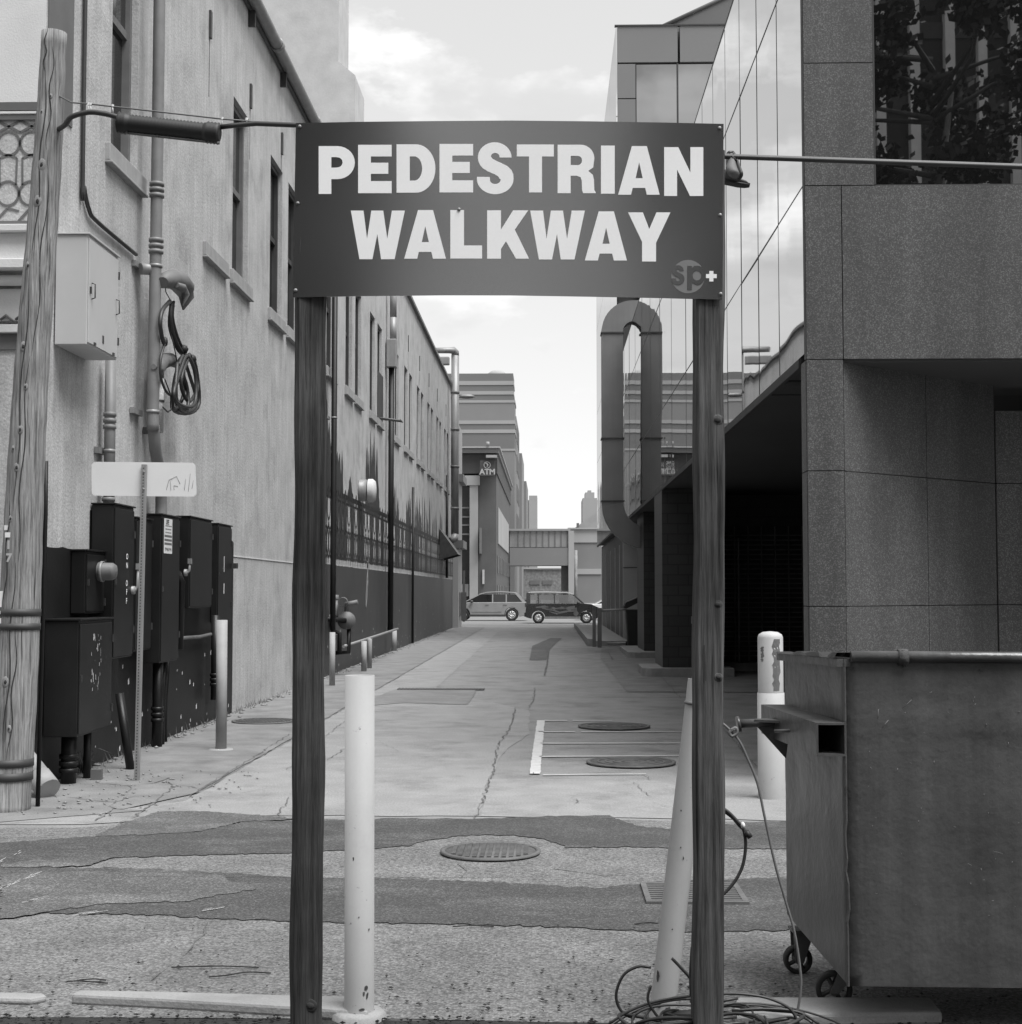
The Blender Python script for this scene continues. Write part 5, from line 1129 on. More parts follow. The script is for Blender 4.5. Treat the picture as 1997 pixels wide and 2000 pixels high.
pipe('black cable running down the roof corner and along the plaster wall to the big pipe', [(-4.24, 13.05, 9.8), (-4.24, 13.05, 5.6), (-4.24, 13.1, 5.35), (-4.24, 13.25, 5.18), (-4.24, 13.5, 5.13), (-4.24, 14.8, 5.12)], .02, cablem, name='wall_cable')
pipe('dark downpipe beside the left sign post, on the plaster wall', [(-4.12, 28.0, 9.9), (-4.12, 28.0, 2.2), (-4.12, 28.0, .9)], .055, blackpaint, straps=[(-4.12, 28.0, 5.0)])
t = pipe('dark downpipe with a pale hopper box between the far windows', [(-4.08, 38.3, 9.8), (-4.08, 38.3, 8.9)], .09, galv, rings=[]); m = MB(); m.box(-4.24, -3.98, 38.1, 38.45, 7.55, 8.3); m.build('hopper', galv, t, bevel=.02); m = MB(); m.tube([(-4.08, 38.3, 8.9), (-4.08, 38.3, 8.2)], .09, 12); m.build('upper_run', galv, t); m = MB(); m.tube([(-4.12, 38.3, 7.6), (-4.12, 38.3, .6)], .075, 12); m.build('lower_run', blackpaint, t)
pipe('thin dark pipe down the painted railing mural', [(-4.2, 45.5, 4.9), (-4.2, 45.5, .0)], .04, blackpaint)
pipe('thin dark pipe beside the large pale vent pipe', [(-4.2, 60.9, 6.5), (-4.2, 60.9, 2.2)], .05, blackpaint)
t = pipe('tall pale round vent pipe at the far corner of the plaster building', [(-3.97, 62.5, 4.1), (-3.97, 62.5, 8), (-3.97, 62.5, 11.8)], .17, galv, name='vent_pipe', n=18)
for z in (5.2, 7.0, 8.6, 10.2): m = MB(); m.lathe((-3.97, 62.5, z), [(.175, -.05), (.19, -.05), (.19, .05), (.175, .05)], 18); m.build('coupling', framegrey, t)
m = MB(); m.tube([(-3.97, 62.5, 11.8), (-3.97, 62.5, 11.95), (-4.05, 62.4, 12.02), (-4.2, 62.3, 12.0), (-4.9, 62.0, 11.95)], [.17, .17, .16, .13, .12], 14); m.build('elbow', galv, t)
m = MB(); m.tube([(-3.97, 62.5, 4.1), (-3.97, 62.4, 3.9), (-4.15, 62.3, 3.8)], .16, 14); m.build('foot_elbow', galv, t)
m = MB(); m.box(-4.9, -4.15, 61.4, 61.7, 11.25, 11.6); o = m.build('flood_lamp', galv, t, bevel=.04)
LMP = thing('wall_lamp', 'small cobra head lamp sticking out beside the far vent pipe', 'lamp', (-3.4, 63, 10)); m = MB(); m.tube([(-4.2, 63.2, 10.05), (-3.8, 63.2, 10.1)], .04, 8); m.build('arm', galv, LMP); m = MB(); m.blob((-3.50, 63.2, 10.12), (.36, .16, .10), 10, 0); m.build('lamp_head', galv, LMP)
# weatherhead
WH = thing('weatherhead', 'worn electrical weatherhead on the wall with drooping service cables', 'weatherhead', (-4.0, 16.2, 3.9))
def wp(u, v, X=-3.98): return PX(u, v, X)
m = MB(); c = wp(345, 560); m.tube([(-4.2, wp(315, 560).y, c.z + .06), (-4.05, wp(322, 552).y, c.z + .08)], .06, 12); m.build('neck', galv, WH)
m = MB(); m.tube([wp(u, v) for u, v in ((318, 552), (324, 547), (336, 545), (350, 550), (360, 562), (364, 580), (358, 604))], [.06, .085, .105, .12, .115, .085, .012], 12); m.tube([wp(u, v, -3.90) for u, v in ((345, 556), (356, 562), (362, 575), (357, 598))], [.03, .05, .05, .01], 8); m.build('hood', framegrey, WH)
m = MB(); st_ = wp(338, 585)
for k, pts in enumerate([[(332, 588), (318, 605), (313, 630), (316, 655), (320, 670)], [(335, 590), (333, 620), (338, 650), (350, 680), (362, 695)], [(338, 590), (336, 615), (342, 645), (352, 672), (366, 700)], [(334, 590), (330, 625), (333, 650), (346, 682), (360, 697)], [(340, 588), (338, 620), (345, 655), (358, 685)]]):
    m.tube(sm([wp(u, v, -3.98 - .012 * k) for u, v in pts]), .022 if k < 3 else .013, 8)
m.build('service_cable', cablem, WH)
m = MB(); m.blob(wp(359, 682), (.05, .06, .05), 8, .1, 4); m.blob(wp(376, 701), (.05, .07, .05), 8, .1, 6); m.blob(wp(323, 667), (.03, .04, .05), 8, .1, 6); m.build('splice', rubber, WH)
m = MB()
loops = [(366, 752, 34, 56, .1), (360, 752, 26, 54, -.1), (350, 747, 15, 52, .1), (370, 738, 24, 46, .0), (354, 756, 18, 46, -.1), (364, 745, 30, 50, .05)]
for i, (cu, cv, ru, rv, ph) in enumerate(loops):
    pts = [wp(cu + ph * 60 * math.cos(q) + ru * math.sin(q + .25 * math.sin(q * 2 + i)) * (.30 + .70 * (1 - math.cos(q)) / 2), cv - rv * math.cos(q), -4.0 + .018 * i + .02 * math.sin(q + i)) for q in [2 * math.pi * k / 28 for k in range(29)]]; m.tube(pts, .021, 8)
m.tube(sm([wp(u, v) for u, v in ((322, 670), (314, 700), (314, 735), (325, 765), (340, 775))]), .014, 8); m.tube([wp(u, v, -4.0) for u, v in ((335, 655), (343, 690), (352, 740))], .007, 6)
m.tube([wp(u, v) for u, v in ((318, 795), (328, 805), (335, 800), (333, 770), (322, 740))], .008, 6); m.tube([wp(u, v, -4.1) for u, v in ((308, 520), (321, 545), (324, 570), (335, 590))], .006, 6)
m.build('cable_coil', cablem, WH)
W2 = thing('weatherhead', 'second lower weatherhead capping a short pale pipe below the cable coil', 'weatherhead', (-4.1, 15.9, 2.9))
m = MB(); m.tube([wp(u, v, -4.1) for u, v in ((308, 738), (308, 722), (316, 706), (332, 702), (346, 716))], [.065, .07, .085, .075, .02], 12); m.tube([wp(u, v, -4.05) for u, v in ((300, 716), (312, 722))], [.03, .045], 8); m.build('hood', framegrey, W2)
m = MB(); c = PX(309, 740, -4.12); c2 = PX(309, 845, -4.12); m.tube([(-4.12, c.y, c.z), (-4.12, c.y, c2.z)], .062, 14); m.build('riser', stucco, W2); m = MB(); m.lathe((-4.12, c.y, (c.z + c2.z) / 2 + .05), [(.064, -.01), (.07, -.01), (.07, .01), (.064, .01)], 14); m.box(-4.26, -4.10, c.y - .06, c.y - .0, c2.z - .02, c2.z + .05); m.build('strap', darkmetal, W2)
# round vent, awning, bracket
t = thing('wall_vent', 'round pale vent hood standing off the mural above the painted railing', 'vent', (-4.0, 33.5, 3.6)); P = PX(712, 958, -4.15); m = MB(); m.lathe((XW + .01, P.y, P.z), [(.25, 0), (.25, .16), (.001, .17)], 20, 'X'); m.build('body', galv, t); m = MB(); m.lathe((XW + .2, P.y + .1, P.z), [(.27, .0), (.27, .10), (.22, .16), (.001, .18)], 24, 'X'); m.build('hood', stucco_far, t)
t = thing('metal_awning', 'small dark triangular awning on the far end of the mural wall', 'awning', (-4.0, 58, 3.2)); m = MB(); m.add([(XW + .02, 57.5, 4.1), (XW + .02, 59.6, 4.1), (XW + .75, 57.5, 3.1), (XW + .75, 59.6, 3.1), (XW + .02, 57.5, 2.9), (XW + .02, 59.6, 2.9)], [(0, 1, 3, 2), (0, 2, 4), (1, 5, 3)]); m.build('hood', darkmetal, t)
t = thing('wall_bracket', 'flat metal bracket sticking out from the window below the dark downpipe', 'bracket', (-4.0, 37, 5.9)); m = MB()
for i in range(3): m.tube([(XW, 36.8 + i * .15, 6.05), (XW + .55, 36.8 + i * .15, 5.98)], .02, 6)
m.tube([(XW + .55, 36.7, 5.98), (XW + .55, 37.2, 5.98)], .02, 6); m.build('bars', framegrey, t)
# gas meter
t = thing('gas_meter', 'grey gas meter with pipework against the dark painted wall', 'gas meter', (-4.0, 28.2, .2)); P = G(672, 1320); Xm = -3.95; Pm = PX(677, 1212, Xm)
m = MB(); m.lathe((Pm.x, Pm.y, Pm.z), [(.001, -.12), (.17, -.10), (.18, -.02), (.18, .02), (.17, .10), (.001, .12)], 20, 'Y'); m.build('diaphragm', framegrey, t)
m = MB(); m.tube([(Xm, Pm.y, Pm.z + .1), (Xm, Pm.y, Pm.z + .33), (Xm + .22, Pm.y, Pm.z + .36)], .05, 10); m.lathe((Xm - .05, Pm.y - .12, Pm.z + .36), [(.09, -.05), (.10, 0), (.09, .05)], 14, 'Y'); m.tube([(Xm - .22, Pm.y, Pm.z + .45), (Xm - .22, Pm.y, Pm.z + .1), (Xm - .4, Pm.y - .2, Pm.z + .05)], .06, 10); m.lathe((Xm - .22, Pm.y, Pm.z + .42), [(.07, 0), (.07, .08), (.001, .085)], 10); m.build('regulator', framegrey, t)
m = MB(); m.tube([(Xm - .3, Pm.y - .1, Pm.z), (Xm - .25, Pm.y - .1, Pm.z - .2), (Xm - .12, Pm.y - .1, Pm.z - .25), (Xm - .12, Pm.y - .1, Pm.z - .62)], .045, 10); m.tube([(Xm + .05, Pm.y, Pm.z - .15), (Xm + .05, Pm.y, Pm.z - .62), (Xm - .3, Pm.y, Pm.z - .64)], .045, 10); m.tube([(Xm, Pm.y - .1, Pm.z), (Xm - .5, Pm.y - .4, Pm.z + .05)], .05, 10); m.build('pipework', blackpaint, t)
t = thing('guard_bar', 'thin pale horizontal rail behind the gas meter', 'rail', (-4.0, 33, .3)); m = MB(); m.tube([(-3.95, 28.3, .58), (-3.95, 33.6, .62), (-3.95, 38.5, .66)], .03, 8); m.build('rail', galv, t); m = MB(); m.box(-4.25, -3.93, 38.45, 38.5, .62, .68); m.build('wall_plate', galv, t)
# ================================================================== DUMPSTER
DP = thing('dumpster', 'dented dark metal dumpster on small wheels at the right edge', 'dumpster', (2.2, 6.1, 0))
fl, bl = Vector((1.125, 5.58, 0)), Vector((1.045, 6.50, 0)); fr_, br = Vector((3.3, 5.56, 0)), Vector((3.3, 6.52, 0)); zt_, zb_ = 1.395, .175
def dface(a, b, c, d, nu, nv, amp, nrm, seed):
    """dented sheet a-b (bottom) to d-c (top)"""
    g = random.Random(seed); dents = [(g.random(), g.random(), g.uniform(.06, .22), g.uniform(-1, 1)) for _ in range(9)]; vs = []; fs = []
    for j in range(nv + 1):
        for i in range(nu + 1):
            s, t_ = i / nu, j / nv; p = a.lerp(b, s).lerp(d.lerp(c, s), t_); e = min(s, 1 - s, t_, 1 - t_) * 8; e = min(1, e); h = 0
            for (x, y, r, k) in dents: q = ((s - x) ** 2 + (t_ - y) ** 2) / r ** 2; h += 1.6 * k * math.exp(-q * 3)
            h += (.7 * math.exp(-((t_ - .80) / .018) ** 2) + .5 * math.exp(-((t_ - .955) / .02) ** 2) * math.sin(s * 19)) if nu > 20 else 0
            vs.append(p + nrm * (h * amp * e + g.uniform(-.0006, .0006) * e))
    for j in range(nv):
        for i in range(nu): k = j * (nu + 1) + i; fs.append((k, k + 1, k + nu + 2, k + nu + 1))
    return vs, fs
m = MB()
U_ = lambda p, z: Vector((p.x, p.y, z))
vs, fs = dface(U_(fl, zb_), U_(fr_, zb_ - .005), U_(fr_, zt_ - .01), U_(fl, zt_), 40, 26, .012, Vector((0, -1, 0)), 3); m.add(vs, fs, True)
blb = U_(bl, .24); vs, fs = dface(blb, U_(fl, zb_), U_(fl, zt_), U_(bl, zt_ - .02), 16, 26, .010, Vector((-1, 0, 0)), 6); m.add(vs, fs, True)
m.add([U_(fr_, zb_), U_(br, .24), U_(br, zt_), U_(fr_, zt_)], [(0, 1, 2, 3)]); m.add([blb, U_(br, .24), U_(br, zt_), U_(bl, zt_ - .02)], [(3, 2, 1, 0)]); m.add([U_(fl, zb_), U_(fr_, zb_), U_(br, .24), blb], [(3, 2, 1, 0)])
m.build('bin_body', dumpm, DP, recalc=False)
m = MB(); g = random.Random(4); pr = None
for i in range(27):
    z = zb_ + (zt_ - zb_) * i / 26; p = U_(fl, z) + Vector((-.003 + g.uniform(-.004, .004) * (i in range(5, 13)) * 2, -.003, 0)); 
    if pr is not None: m.tube([pr, p], .006, 6, caps=False)
    pr = p
m.build('corner_seam', dumpm, DP)
m = MB(); y = fl.y - .01; m.tube([(fl.x + .02, y, zt_ + .008), (fl.x + .55, y, zt_ + .006), (fl.x + 1.2, y, zt_), (3.3, y, zt_ - .012)], .022, 12); m.build('lid_bar', dumpm, DP)
for x in (1.34, 1.93): m = MB(); m.lathe((x, y, zt_ + .006), [(.026, -.018), (.031, -.018), (.031, .018), (.026, .018)], 12, 'X'); m.tube([(x + .005, y - .01, zt_ - .03), (x, y - .012, zt_ + .035)], .008, 6); m.build('hinge_ring', rustm, DP)
m = MB(); g = random.Random(41)
for _ in range(110):
    x = g.uniform(1.2, 2.3); z = g.uniform(.3, 1.36) ** .8; a = g.uniform(-2, 2); l = g.uniform(.002, .012) * (1 if g.random() > .12 else 4); m.tube([(x, fl.y - .013, z), (x + l * math.cos(a), fl.y - .013, z + l * math.sin(a))], g.uniform(.0006, .0014), 4)
tag(m.build('scratches', framegrey, DP), kind='stuff')
m = MB(); a, b = U_(fl, zt_ - .03), U_(bl, zt_ - .05); m.add([a + Vector((-.03, -.01, 0)), b + Vector((-.03, .02, 0)), b + Vector((.02, .02, 0)), a + Vector((.02, 0, 0))] + [a + Vector((-.03, -.01, .03)), b + Vector((-.03, .02, .03)), b + Vector((.02, .02, .03)), a + Vector((.02, 0, .03))], [(0, 1, 2, 3), (4, 7, 6, 5), (0, 4, 5, 1), (1, 5, 6, 2), (2, 6, 7, 3), (3, 7, 4, 0)]); m.build('rim', dumpm, DP)
m = MB(); g = random.Random(2); pr = None
for i in range(15):
    p = a.lerp(b, i / 14) + Vector((-.01, 0, .032)); h = g.uniform(.004, .022) if i < 10 else g.uniform(.0, .01)
    q = [p + Vector((-.03, 0, 0)), p + Vector((.05, 0, 0)), p + Vector((.04, 0, h)), p + Vector((-.02, 0, h))]
    if pr: m.add(pr + q, [(0, 4, 7, 3), (3, 7, 6, 2), (1, 2, 6, 5)])
    pr = q
m.build('torn_liner', rubber, DP)
# fork sleeve along the side, with open near end
def nl(t_, z, off): p = fl.lerp(bl, t_); return Vector((p.x - off, p.y, z))
m = MB(); za, zb2 = 1.03, 1.155; o0, o1 = .003, .115
def ring(t_, off0, off1, z0, z1): return [nl(t_, z0, off0), nl(t_, z0, off1), nl(t_, z1, off1), nl(t_, z1, off0)]
A = ring(-.02, o0, o1, za, zb2); B = ring(.95, o0, o1, za, zb2); A2 = ring(-.02, o0 + .007, o1 - .007, za + .008, zb2 - .008); B2 = ring(.6, o0 + .007, o1 - .007, za + .008, zb2 - .008)
m.add(A + B + A2 + B2, [(0, 1, 5, 4), (1, 2, 6, 5), (2, 3, 7, 6), (3, 0, 4, 7), (4, 5, 6, 7), (8, 12, 13, 9), (9, 13, 14, 10), (10, 14, 15, 11), (11, 15, 12, 8), (0, 8, 9, 1), (1, 9, 10, 2), (2, 10, 11, 3), (3, 11, 8, 0)]); m.build('fork_sleeve', dumpm, DP)
m = MB(); m.add([nl(-.019 + .05, za + .008, o0 + .008), nl(.031, za + .008, o1 - .008), nl(.031, zb2 - .008, o1 - .008), nl(.031, zb2 - .008, o0 + .008)], [(0, 1, 2, 3)]); m.build('sleeve_shadow_plug', rubber, DP) if False else None
m = MB(); yb5 = 6.22; tr = [PY(u, v, yb5) for u, v in ((1470, 1409), (1545, 1406), (1536, 1482))]
m.prism([(p.x, p.z) for p in tr], yb5, yb5 + .012, 'Y'); tp5 = [PY(u, v, yb5 - .05) for u, v in ((1478, 1407), (1524, 1410), (1528, 1403))]
m.prism([(tr[0].x, yb5 - .05), (tr[0].x + .13, yb5 - .12), (tr[1].x, yb5 - .05), (tr[1].x, yb5 + .1)], tr[0].z + .002, tr[0].z + .012, 'Z')
m.tube([PY(1444, 1414, yb5), PY(1540, 1409, yb5)], .018, 12); m.tube([PY(1440, 1415, yb5), PY(1446, 1414, yb5)], .034, 14); m.tube([PY(1514, 1428, 6.0), PY(1552, 1427, 5.95)], .007, 6)
m.build('lift_bracket', dumpm, DP)
def caster(x, y, r, yaw, tilt, z=None):
    z = r; c = Vector((x, y, z)); Mx = Matrix.Translation(c) @ Matrix.Rotation(yaw, 4, 'Z'); m = MB()
    pr_ = [(r * .72, -.022), (r * .95, -.024), (r, -.012), (r, .012), (r * .95, .024), (r * .72, .022), (r * .72, -.022)]; tmp = MB(); tmp.lathe((0, 0, 0), pr_, 26, 'Y'); m.add([Mx @ p for p in tmp.v], tmp.f, True); w_ = m.build('wheel', tyre, DP)
    m = MB(); tmp = MB(); tmp.lathe((0, 0, 0), [(r * .28, -.026), (r * .28, .026), (r * .1, .028), (r * .1, -.028), (r * .28, -.026)], 16, 'Y')
    for k in range(4): q = k * math.pi / 2 + .5; tmp.tube([(r * .2 * math.cos(q), 0, r * .2 * math.sin(q)), (r * .76 * math.cos(q), 0, r * .76 * math.sin(q))], .010, 6)
    m.add([Mx @ p for p in tmp.v], tmp.f); m.build('hub', darkmetal, w_)
    m = MB(); tmp = MB()
    for s_ in (-.032, .032): tmp.prism([(-.018, -.01), (.018, -.01), (tilt + .045, r + .06), (tilt - .045, r + .06)], s_ - .003, s_ + .003, 'Y')
    tmp.box(tilt - .05, tilt + .05, -.05, .05, r + .06, r + .07); m.add([Mx @ p for p in tmp.v], tmp.f); m.build('caster_fork', dumpm, DP)
P = G(1550, 1902); caster(P.x + .02, P.y, .062, R(4), .02)
P = G(1628, 1972); caster(P.x + .01, P.y + .03, .072, R(-8), .085)
caster(2.9, 5.9, .07, 0, .02)
# ================================================================== CABLES AND ROPE ON THE GROUND
CT = thing('cable_tangle', 'tangle of loose black cables piled around the right sign post and leaning bollard', 'cables', (PY(1380, 2000, 5.4).x, 5.4, 0)); CT['group'] = 'loose cables'
cx, cy = G(1395, 1985).x, 5.45; g = random.Random(12); m = MB()
for k in range(26):
    rx = g.uniform(.12, .40); ry = g.uniform(.10, .2); a0 = g.uniform(0, 6.28); ox, oy = g.uniform(-.14, .16), g.uniform(-.12, .02); hz = g.uniform(.0, .05) + .006 + k * .0012; n = 26; span = g.uniform(2.6, 5.8); tl = g.uniform(.0, .05)
    pts = []
    for i in range(n + 1):
        q = a0 + span * i / n; x = cx + ox + rx * math.cos(q); y = cy + oy + ry * math.sin(q)
        pts.append((x, y, hz + tl * (1 + math.sin(q * 2 + k))))
    m.tube(pts, g.choice((.004, .005, .0065)), 6)
m.build('loops', cablem, CT)
def PYs(l, Y): return sm([PY(u, v, Y) for u, v in l]) if len(l) > 2 else [PY(u, v, Y) for u, v in l]
m = MB(); m.tube(PYs([(1272, 1890), (1248, 1888), (1222, 1901), (1208, 1925), (1204, 1950), (1212, 1972), (1226, 1984), (1240, 1990)], 5.5), .0055, 8)
m.tube(PYs([(1313, 1872), (1330, 1890), (1348, 1910), (1352, 1925)], 5.42), .006, 8)
m.tube(PYs([(1272, 1925), (1266, 1945), (1268, 1960), (1282, 1982), (1296, 1998)], 5.35), .005, 8)
m.tube(PYs([(1190, 2000), (1230, 1975), (1280, 1957), (1340, 1947), (1420, 1941), (1470, 1944), (1510, 1953), (1545, 1972), (1560, 2000)], 5.38), .0052, 8)
m.tube(PYs([(1430, 1974), (1500, 1971), (1560, 1977), (1600, 2000)], 5.42), .005, 8)
m.tube(PYs([(1350, 1945), (1349, 1900), (1352, 1850)], 5.30), .005, 8); m.build('long_cable', cablem, CT)
m = MB(); m.box(cx - .22, cx - .10, 5.50, 5.53, .005, .10, Matrix.Rotation(.0, 4, 'X')); o = m.build('junction_box', framedark, CT, bevel=.01)
t = thing('hanging_loop', 'black cable loop tied to the back of the right sign post', 'cable', tuple(PY(1430, 1740, 5.4)), 'loose cables'); m = MB()
m.tube(PYs([(1408, 1576), (1425, 1588), (1442, 1606), (1452, 1618), (1457, 1650), (1452, 1688), (1440, 1715), (1425, 1735), (1412, 1748)], 5.32), .006, 8); m.tube(PYs([(1408, 1580), (1430, 1596), (1446, 1614), (1458, 1624), (1464, 1634)], 5.33), .006, 8); m.build('loop', cablem, t)
m = MB(); m.blob(PY(1452, 1612, 5.31), (.008, .008, .012), 8, .2, 3); m.build('tie', aluminium, t); m = MB(); m.tube(PYs([(1458, 1624), (1466, 1636)], 5.31), .010, 8); m.build('connector', rubber, t)
t = thing('thin_wire', 'thin pale wire drooping from the dumpster pin to the ground', 'wire', tuple(PY(1540, 1990, 5.45)), 'loose cables'); m = MB()
m.tube(PYs([(1408, 1410), (1420, 1420), (1432, 1432), (1446, 1450), (1460, 1480), (1480, 1530), (1495, 1600), (1515, 1690), (1535, 1760), (1552, 1820), (1563, 1890), (1565, 1930), (1558, 1975), (1545, 2005)], 5.48), .0048, 8)
m.build('run', framegrey, t); m = MB(); m.tube(PYs([(1428, 1426), (1438, 1422), (1440, 1432), (1430, 1438), (1426, 1430), (1436, 1424)], 5.47), .006, 8); m.build('knot', framegrey, t)
# ================================================================== RIGHT SIDE OBJECTS
P = G(1241, 1266); xx, yy = P.x + .03, P.y
t = thing('trash_can', 'black wheeled trash can with its lid open, beside the far tiled pillar', 'trash can', (xx, yy, 0)); m = MB(); w0, w1 = .24, .31
m.add([(xx - w0, yy - w0, .04), (xx + w0, yy - w0, .04), (xx + w0, yy + w0, .04), (xx - w0, yy + w0, .04), (xx - w1, yy - w1, 1.12), (xx + w1, yy - w1, 1.12), (xx + w1, yy + w1, 1.12), (xx - w1, yy + w1, 1.12)], [(3, 2, 1, 0), (0, 1, 5, 4), (1, 2, 6, 5), (2, 3, 7, 6), (3, 0, 4, 7), (4, 5, 6, 7)]); m.build('bin_body', rubber, t, bevel=.03)
m = MB(); m.prism([(xx - .38, 1.17), (xx - .30, 1.34), (xx + .1, 1.5), (xx + .40, 1.56), (xx + .40, 1.50), (xx - .3, 1.14)], yy - .33, yy + .33, 'Y'); m.build('lid', rubber, t, bevel=.02); m = MB()
for s_ in (-.26, .26): m.lathe((xx + s_, yy + .2, .1), [(.1, -.03), (.1, .03)], 14, 'X')
m.build('wheel', tyre, t); m = MB(); m.box(xx + .2, xx + .28, yy - .325, yy - .315, .9, 1.0); m.build('sticker', aluminium, t)
t = thing('guard_rail', 'pale pipe guard rail with two posts at the far right kerb', 'rail', (1.8, 43, 0)); m = MB(); gx = (1172 - 1070) * 43 / FPX
m.tube([(gx, 43, 1.08), (2.25, 43, 1.12), (2.36, 43, 1.0), (2.36, 43, .2), (2.3, 43, .13), (1.75, 43, .12)], .035, 8); m.tube([(gx, 43, .95), (gx, 43, 1.1)], .03, 8); m.build('rail', galv, t)
m = MB(); m.box(gx - .07, gx + .05, 42.95, 43.07, 0, 1.16); m.build('post', framegrey, t); m = MB(); m.box(gx - .2, gx - .1, 43.6, 43.7, 0, 1.2); m.build('post', framegrey, t)
m = MB(); m.box(1.20, 1.38, 44.0, 67, 0, .22); m.box(1.38, 2.42, 43.9, 66, 0, .16); tag(m.build('kerb', kerbm, None), 'raised kerb running under the far end of the glass building', 'kerb')
m = MB(); m.box(-3.90, -3.80, 67.2, 67.3, .25, 2.6); m.box(-3.97, -3.73, 67.15, 67.19, .3, 1.6); tag(m.build('street_post', trim_dark, None), 'dark post at the pale corner where the alley meets the street', 'post')
# ================================================================== VEHICLES
def arcpts(cx, cz, r, a0, a1, n=9): return [(cx + r * math.cos(R(a0 + (a1 - a0) * i / n)), cz + r * math.sin(R(a0 + (a1 - a0) * i / n))) for i in range(n + 1)]
def vehicle(name, label, cat_, x_front, y0, sgn, L_, Wd, belt, body, roofline, wheels, wr, mat, trimm, seats=False, grp=None, glass=None, roofm=None):
    glass = glass or carglass
    """profile runs from the nose (s = 0) to the tail (s = L); sgn = direction the tail lies in x"""
    t = thing(name, label, cat_, (x_front + sgn * L_ / 2, y0, 0), grp); X = lambda s: x_front + sgn * s; hw_ = Wd / 2
    bott = []
    for (c) in wheels: bott += arcpts(c, wr, wr * 1.16, 180, 0)[::1] if False else [(c - wr * 1.16, .24)] + [(c + wr * 1.16 * math.cos(R(q)), wr + wr * 1.16 * math.sin(R(q))) for q in range(170, 5, -20)] + [(c + wr * 1.16, .24)]
    poly = [(body[0][0], .30)] + bott + [(body[-1][0], .32)] + list(reversed(body))
    m = MB(); m.prism([(X(a), b) for a, b in poly], y0 - hw_, y0 + hw_, 'Y'); m.build('body', mat, t, bevel=.03, segs=2)
    m = MB(); m.box(min(X(wheels[0] + wr), X(wheels[1] - wr)), max(X(wheels[0] + wr), X(wheels[1] - wr)), y0 - hw_ - .012, y0 - hw_ + .02, .24, .36); m.build('sill', trimm, t)
    # roof and pillars
    ins = .10; top = [(a, b) for a, b in roofline]; n = len(top)
    m = MB(); inner = [(a, b - .06) for a, b in top]
    i0, i1 = 1, n - 2
    poly = [(X(a), b) for a, b in top[i0:i1 + 1]] + [(X(a), b - .07) for a, b in reversed(top[i0:i1 + 1])]; m.prism(poly, y0 - hw_ + ins, y0 + hw_ - ins, 'Y'); m.build('roof', roofm or mat, t, bevel=.02)
    def pil(s0, z0, s1, z1, w_):
        m = MB()
        for sd in (-1, 1):
            ya, yb_ = y0 + sd * (hw_ - .02), y0 + sd * (hw_ - ins - .0); m.add([(X(s0 - w_), ya, z0), (X(s0 + w_), ya, z0), (X(s1 + w_), yb_, z1), (X(s1 - w_), yb_, z1), (X(s0 - w_), ya - sd * .06, z0), (X(s0 + w_), ya - sd * .06, z0), (X(s1 + w_), yb_ - sd * .06, z1), (X(s1 - w_), yb_ - sd * .06, z1)], [(0, 1, 2, 3), (4, 7, 6, 5), (0, 4, 5, 1), (1, 5, 6, 2), (2, 6, 7, 3), (3, 7, 4, 0)])
        m.build('pillar', mat, t)
    pil(top[0][0], belt, top[1][0], top[1][1] - .04, .05); pil(top[-1][0] - .05, belt, top[-2][0], top[-2][1] - .04, .10)
    sa, sb = top[1][0], top[-2][0]; cuts = [sa + (sb - sa) * q for q in seats]
    for c in cuts: pil(c, belt, c, min(b for a, b in top[1:-1]) - .02, .035)
    edges = [top[0][0] + .07] + cuts + [top[-1][0] - .14]; et = [top[1][0] + .05] + cuts + [top[-2][0] - .1]
    for i in range(len(edges) - 1):
        m = MB()
        for sd in (-1, 1):
            ya, yb_ = y0 + sd * (hw_ - .03), y0 + sd * (hw_ - ins - .01); zt2 = min(b for a, b in top[1:-1]) - .04; m.add([(X(edges[i]), ya, belt - .02), (X(edges[i + 1]), ya, belt - .02), (X(et[i + 1]), yb_, zt2), (X(et[i]), yb_, zt2)], [(0, 1, 2, 3)])
        m.build('side_window', glass, t, recalc=False)
    m = MB(); m.add([(X(top[0][0]), y0 - hw_ + .08, belt), (X(top[0][0]), y0 + hw_ - .08, belt), (X(top[1][0]), y0 + hw_ - .15, top[1][1] - .03), (X(top[1][0]), y0 - hw_ + .15, top[1][1] - .03)], [(0, 1, 2, 3)]); m.build('windscreen', glass, t, recalc=False)
    m = MB(); m.add([(X(top[-1][0]), y0 - hw_ + .08, belt), (X(top[-1][0]), y0 + hw_ - .08, belt), (X(top[-2][0]), y0 + hw_ - .15, top[-2][1] - .03), (X(top[-2][0]), y0 - hw_ + .15, top[-2][1] - .03)], [(0, 1, 2, 3)]); m.build('rear_window', glass, t, recalc=False)
    for c in wheels:
        for sd in (-1, 1):
            yw = y0 + sd * (hw_ - .12); m = MB(); m.lathe((X(c), yw, wr), [(wr * .62, -.11), (wr * .9, -.115), (wr, -.09), (wr, .09), (wr * .9, .115), (wr * .62, .11), (wr * .62, -.11)], 26, 'Y'); w_ = m.build('wheel', tyre, t)
            m = MB(); m.lathe((X(c), yw + sd * .09, wr), [(wr * .63, 0), (wr * .60, sd * .02), (wr * .52, sd * .022), (wr * .5, 0)], 24, 'Y'); m.lathe((X(c), yw + sd * .09, wr), [(wr * .18, 0), (wr * .15, sd * .025), (.001, sd * .03)], 12, 'Y')
            for k in range(7): q = 2 * math.pi * k / 7 + .3; m.tube([(X(c) + wr * .14 * math.cos(q), yw + sd * .1, wr + wr * .14 * math.sin(q)), (X(c) + wr * .55 * math.cos(q), yw + sd * .1, wr + wr * .55 * math.sin(q))], .032, 5)
            m.build('rim', rimm, w_)
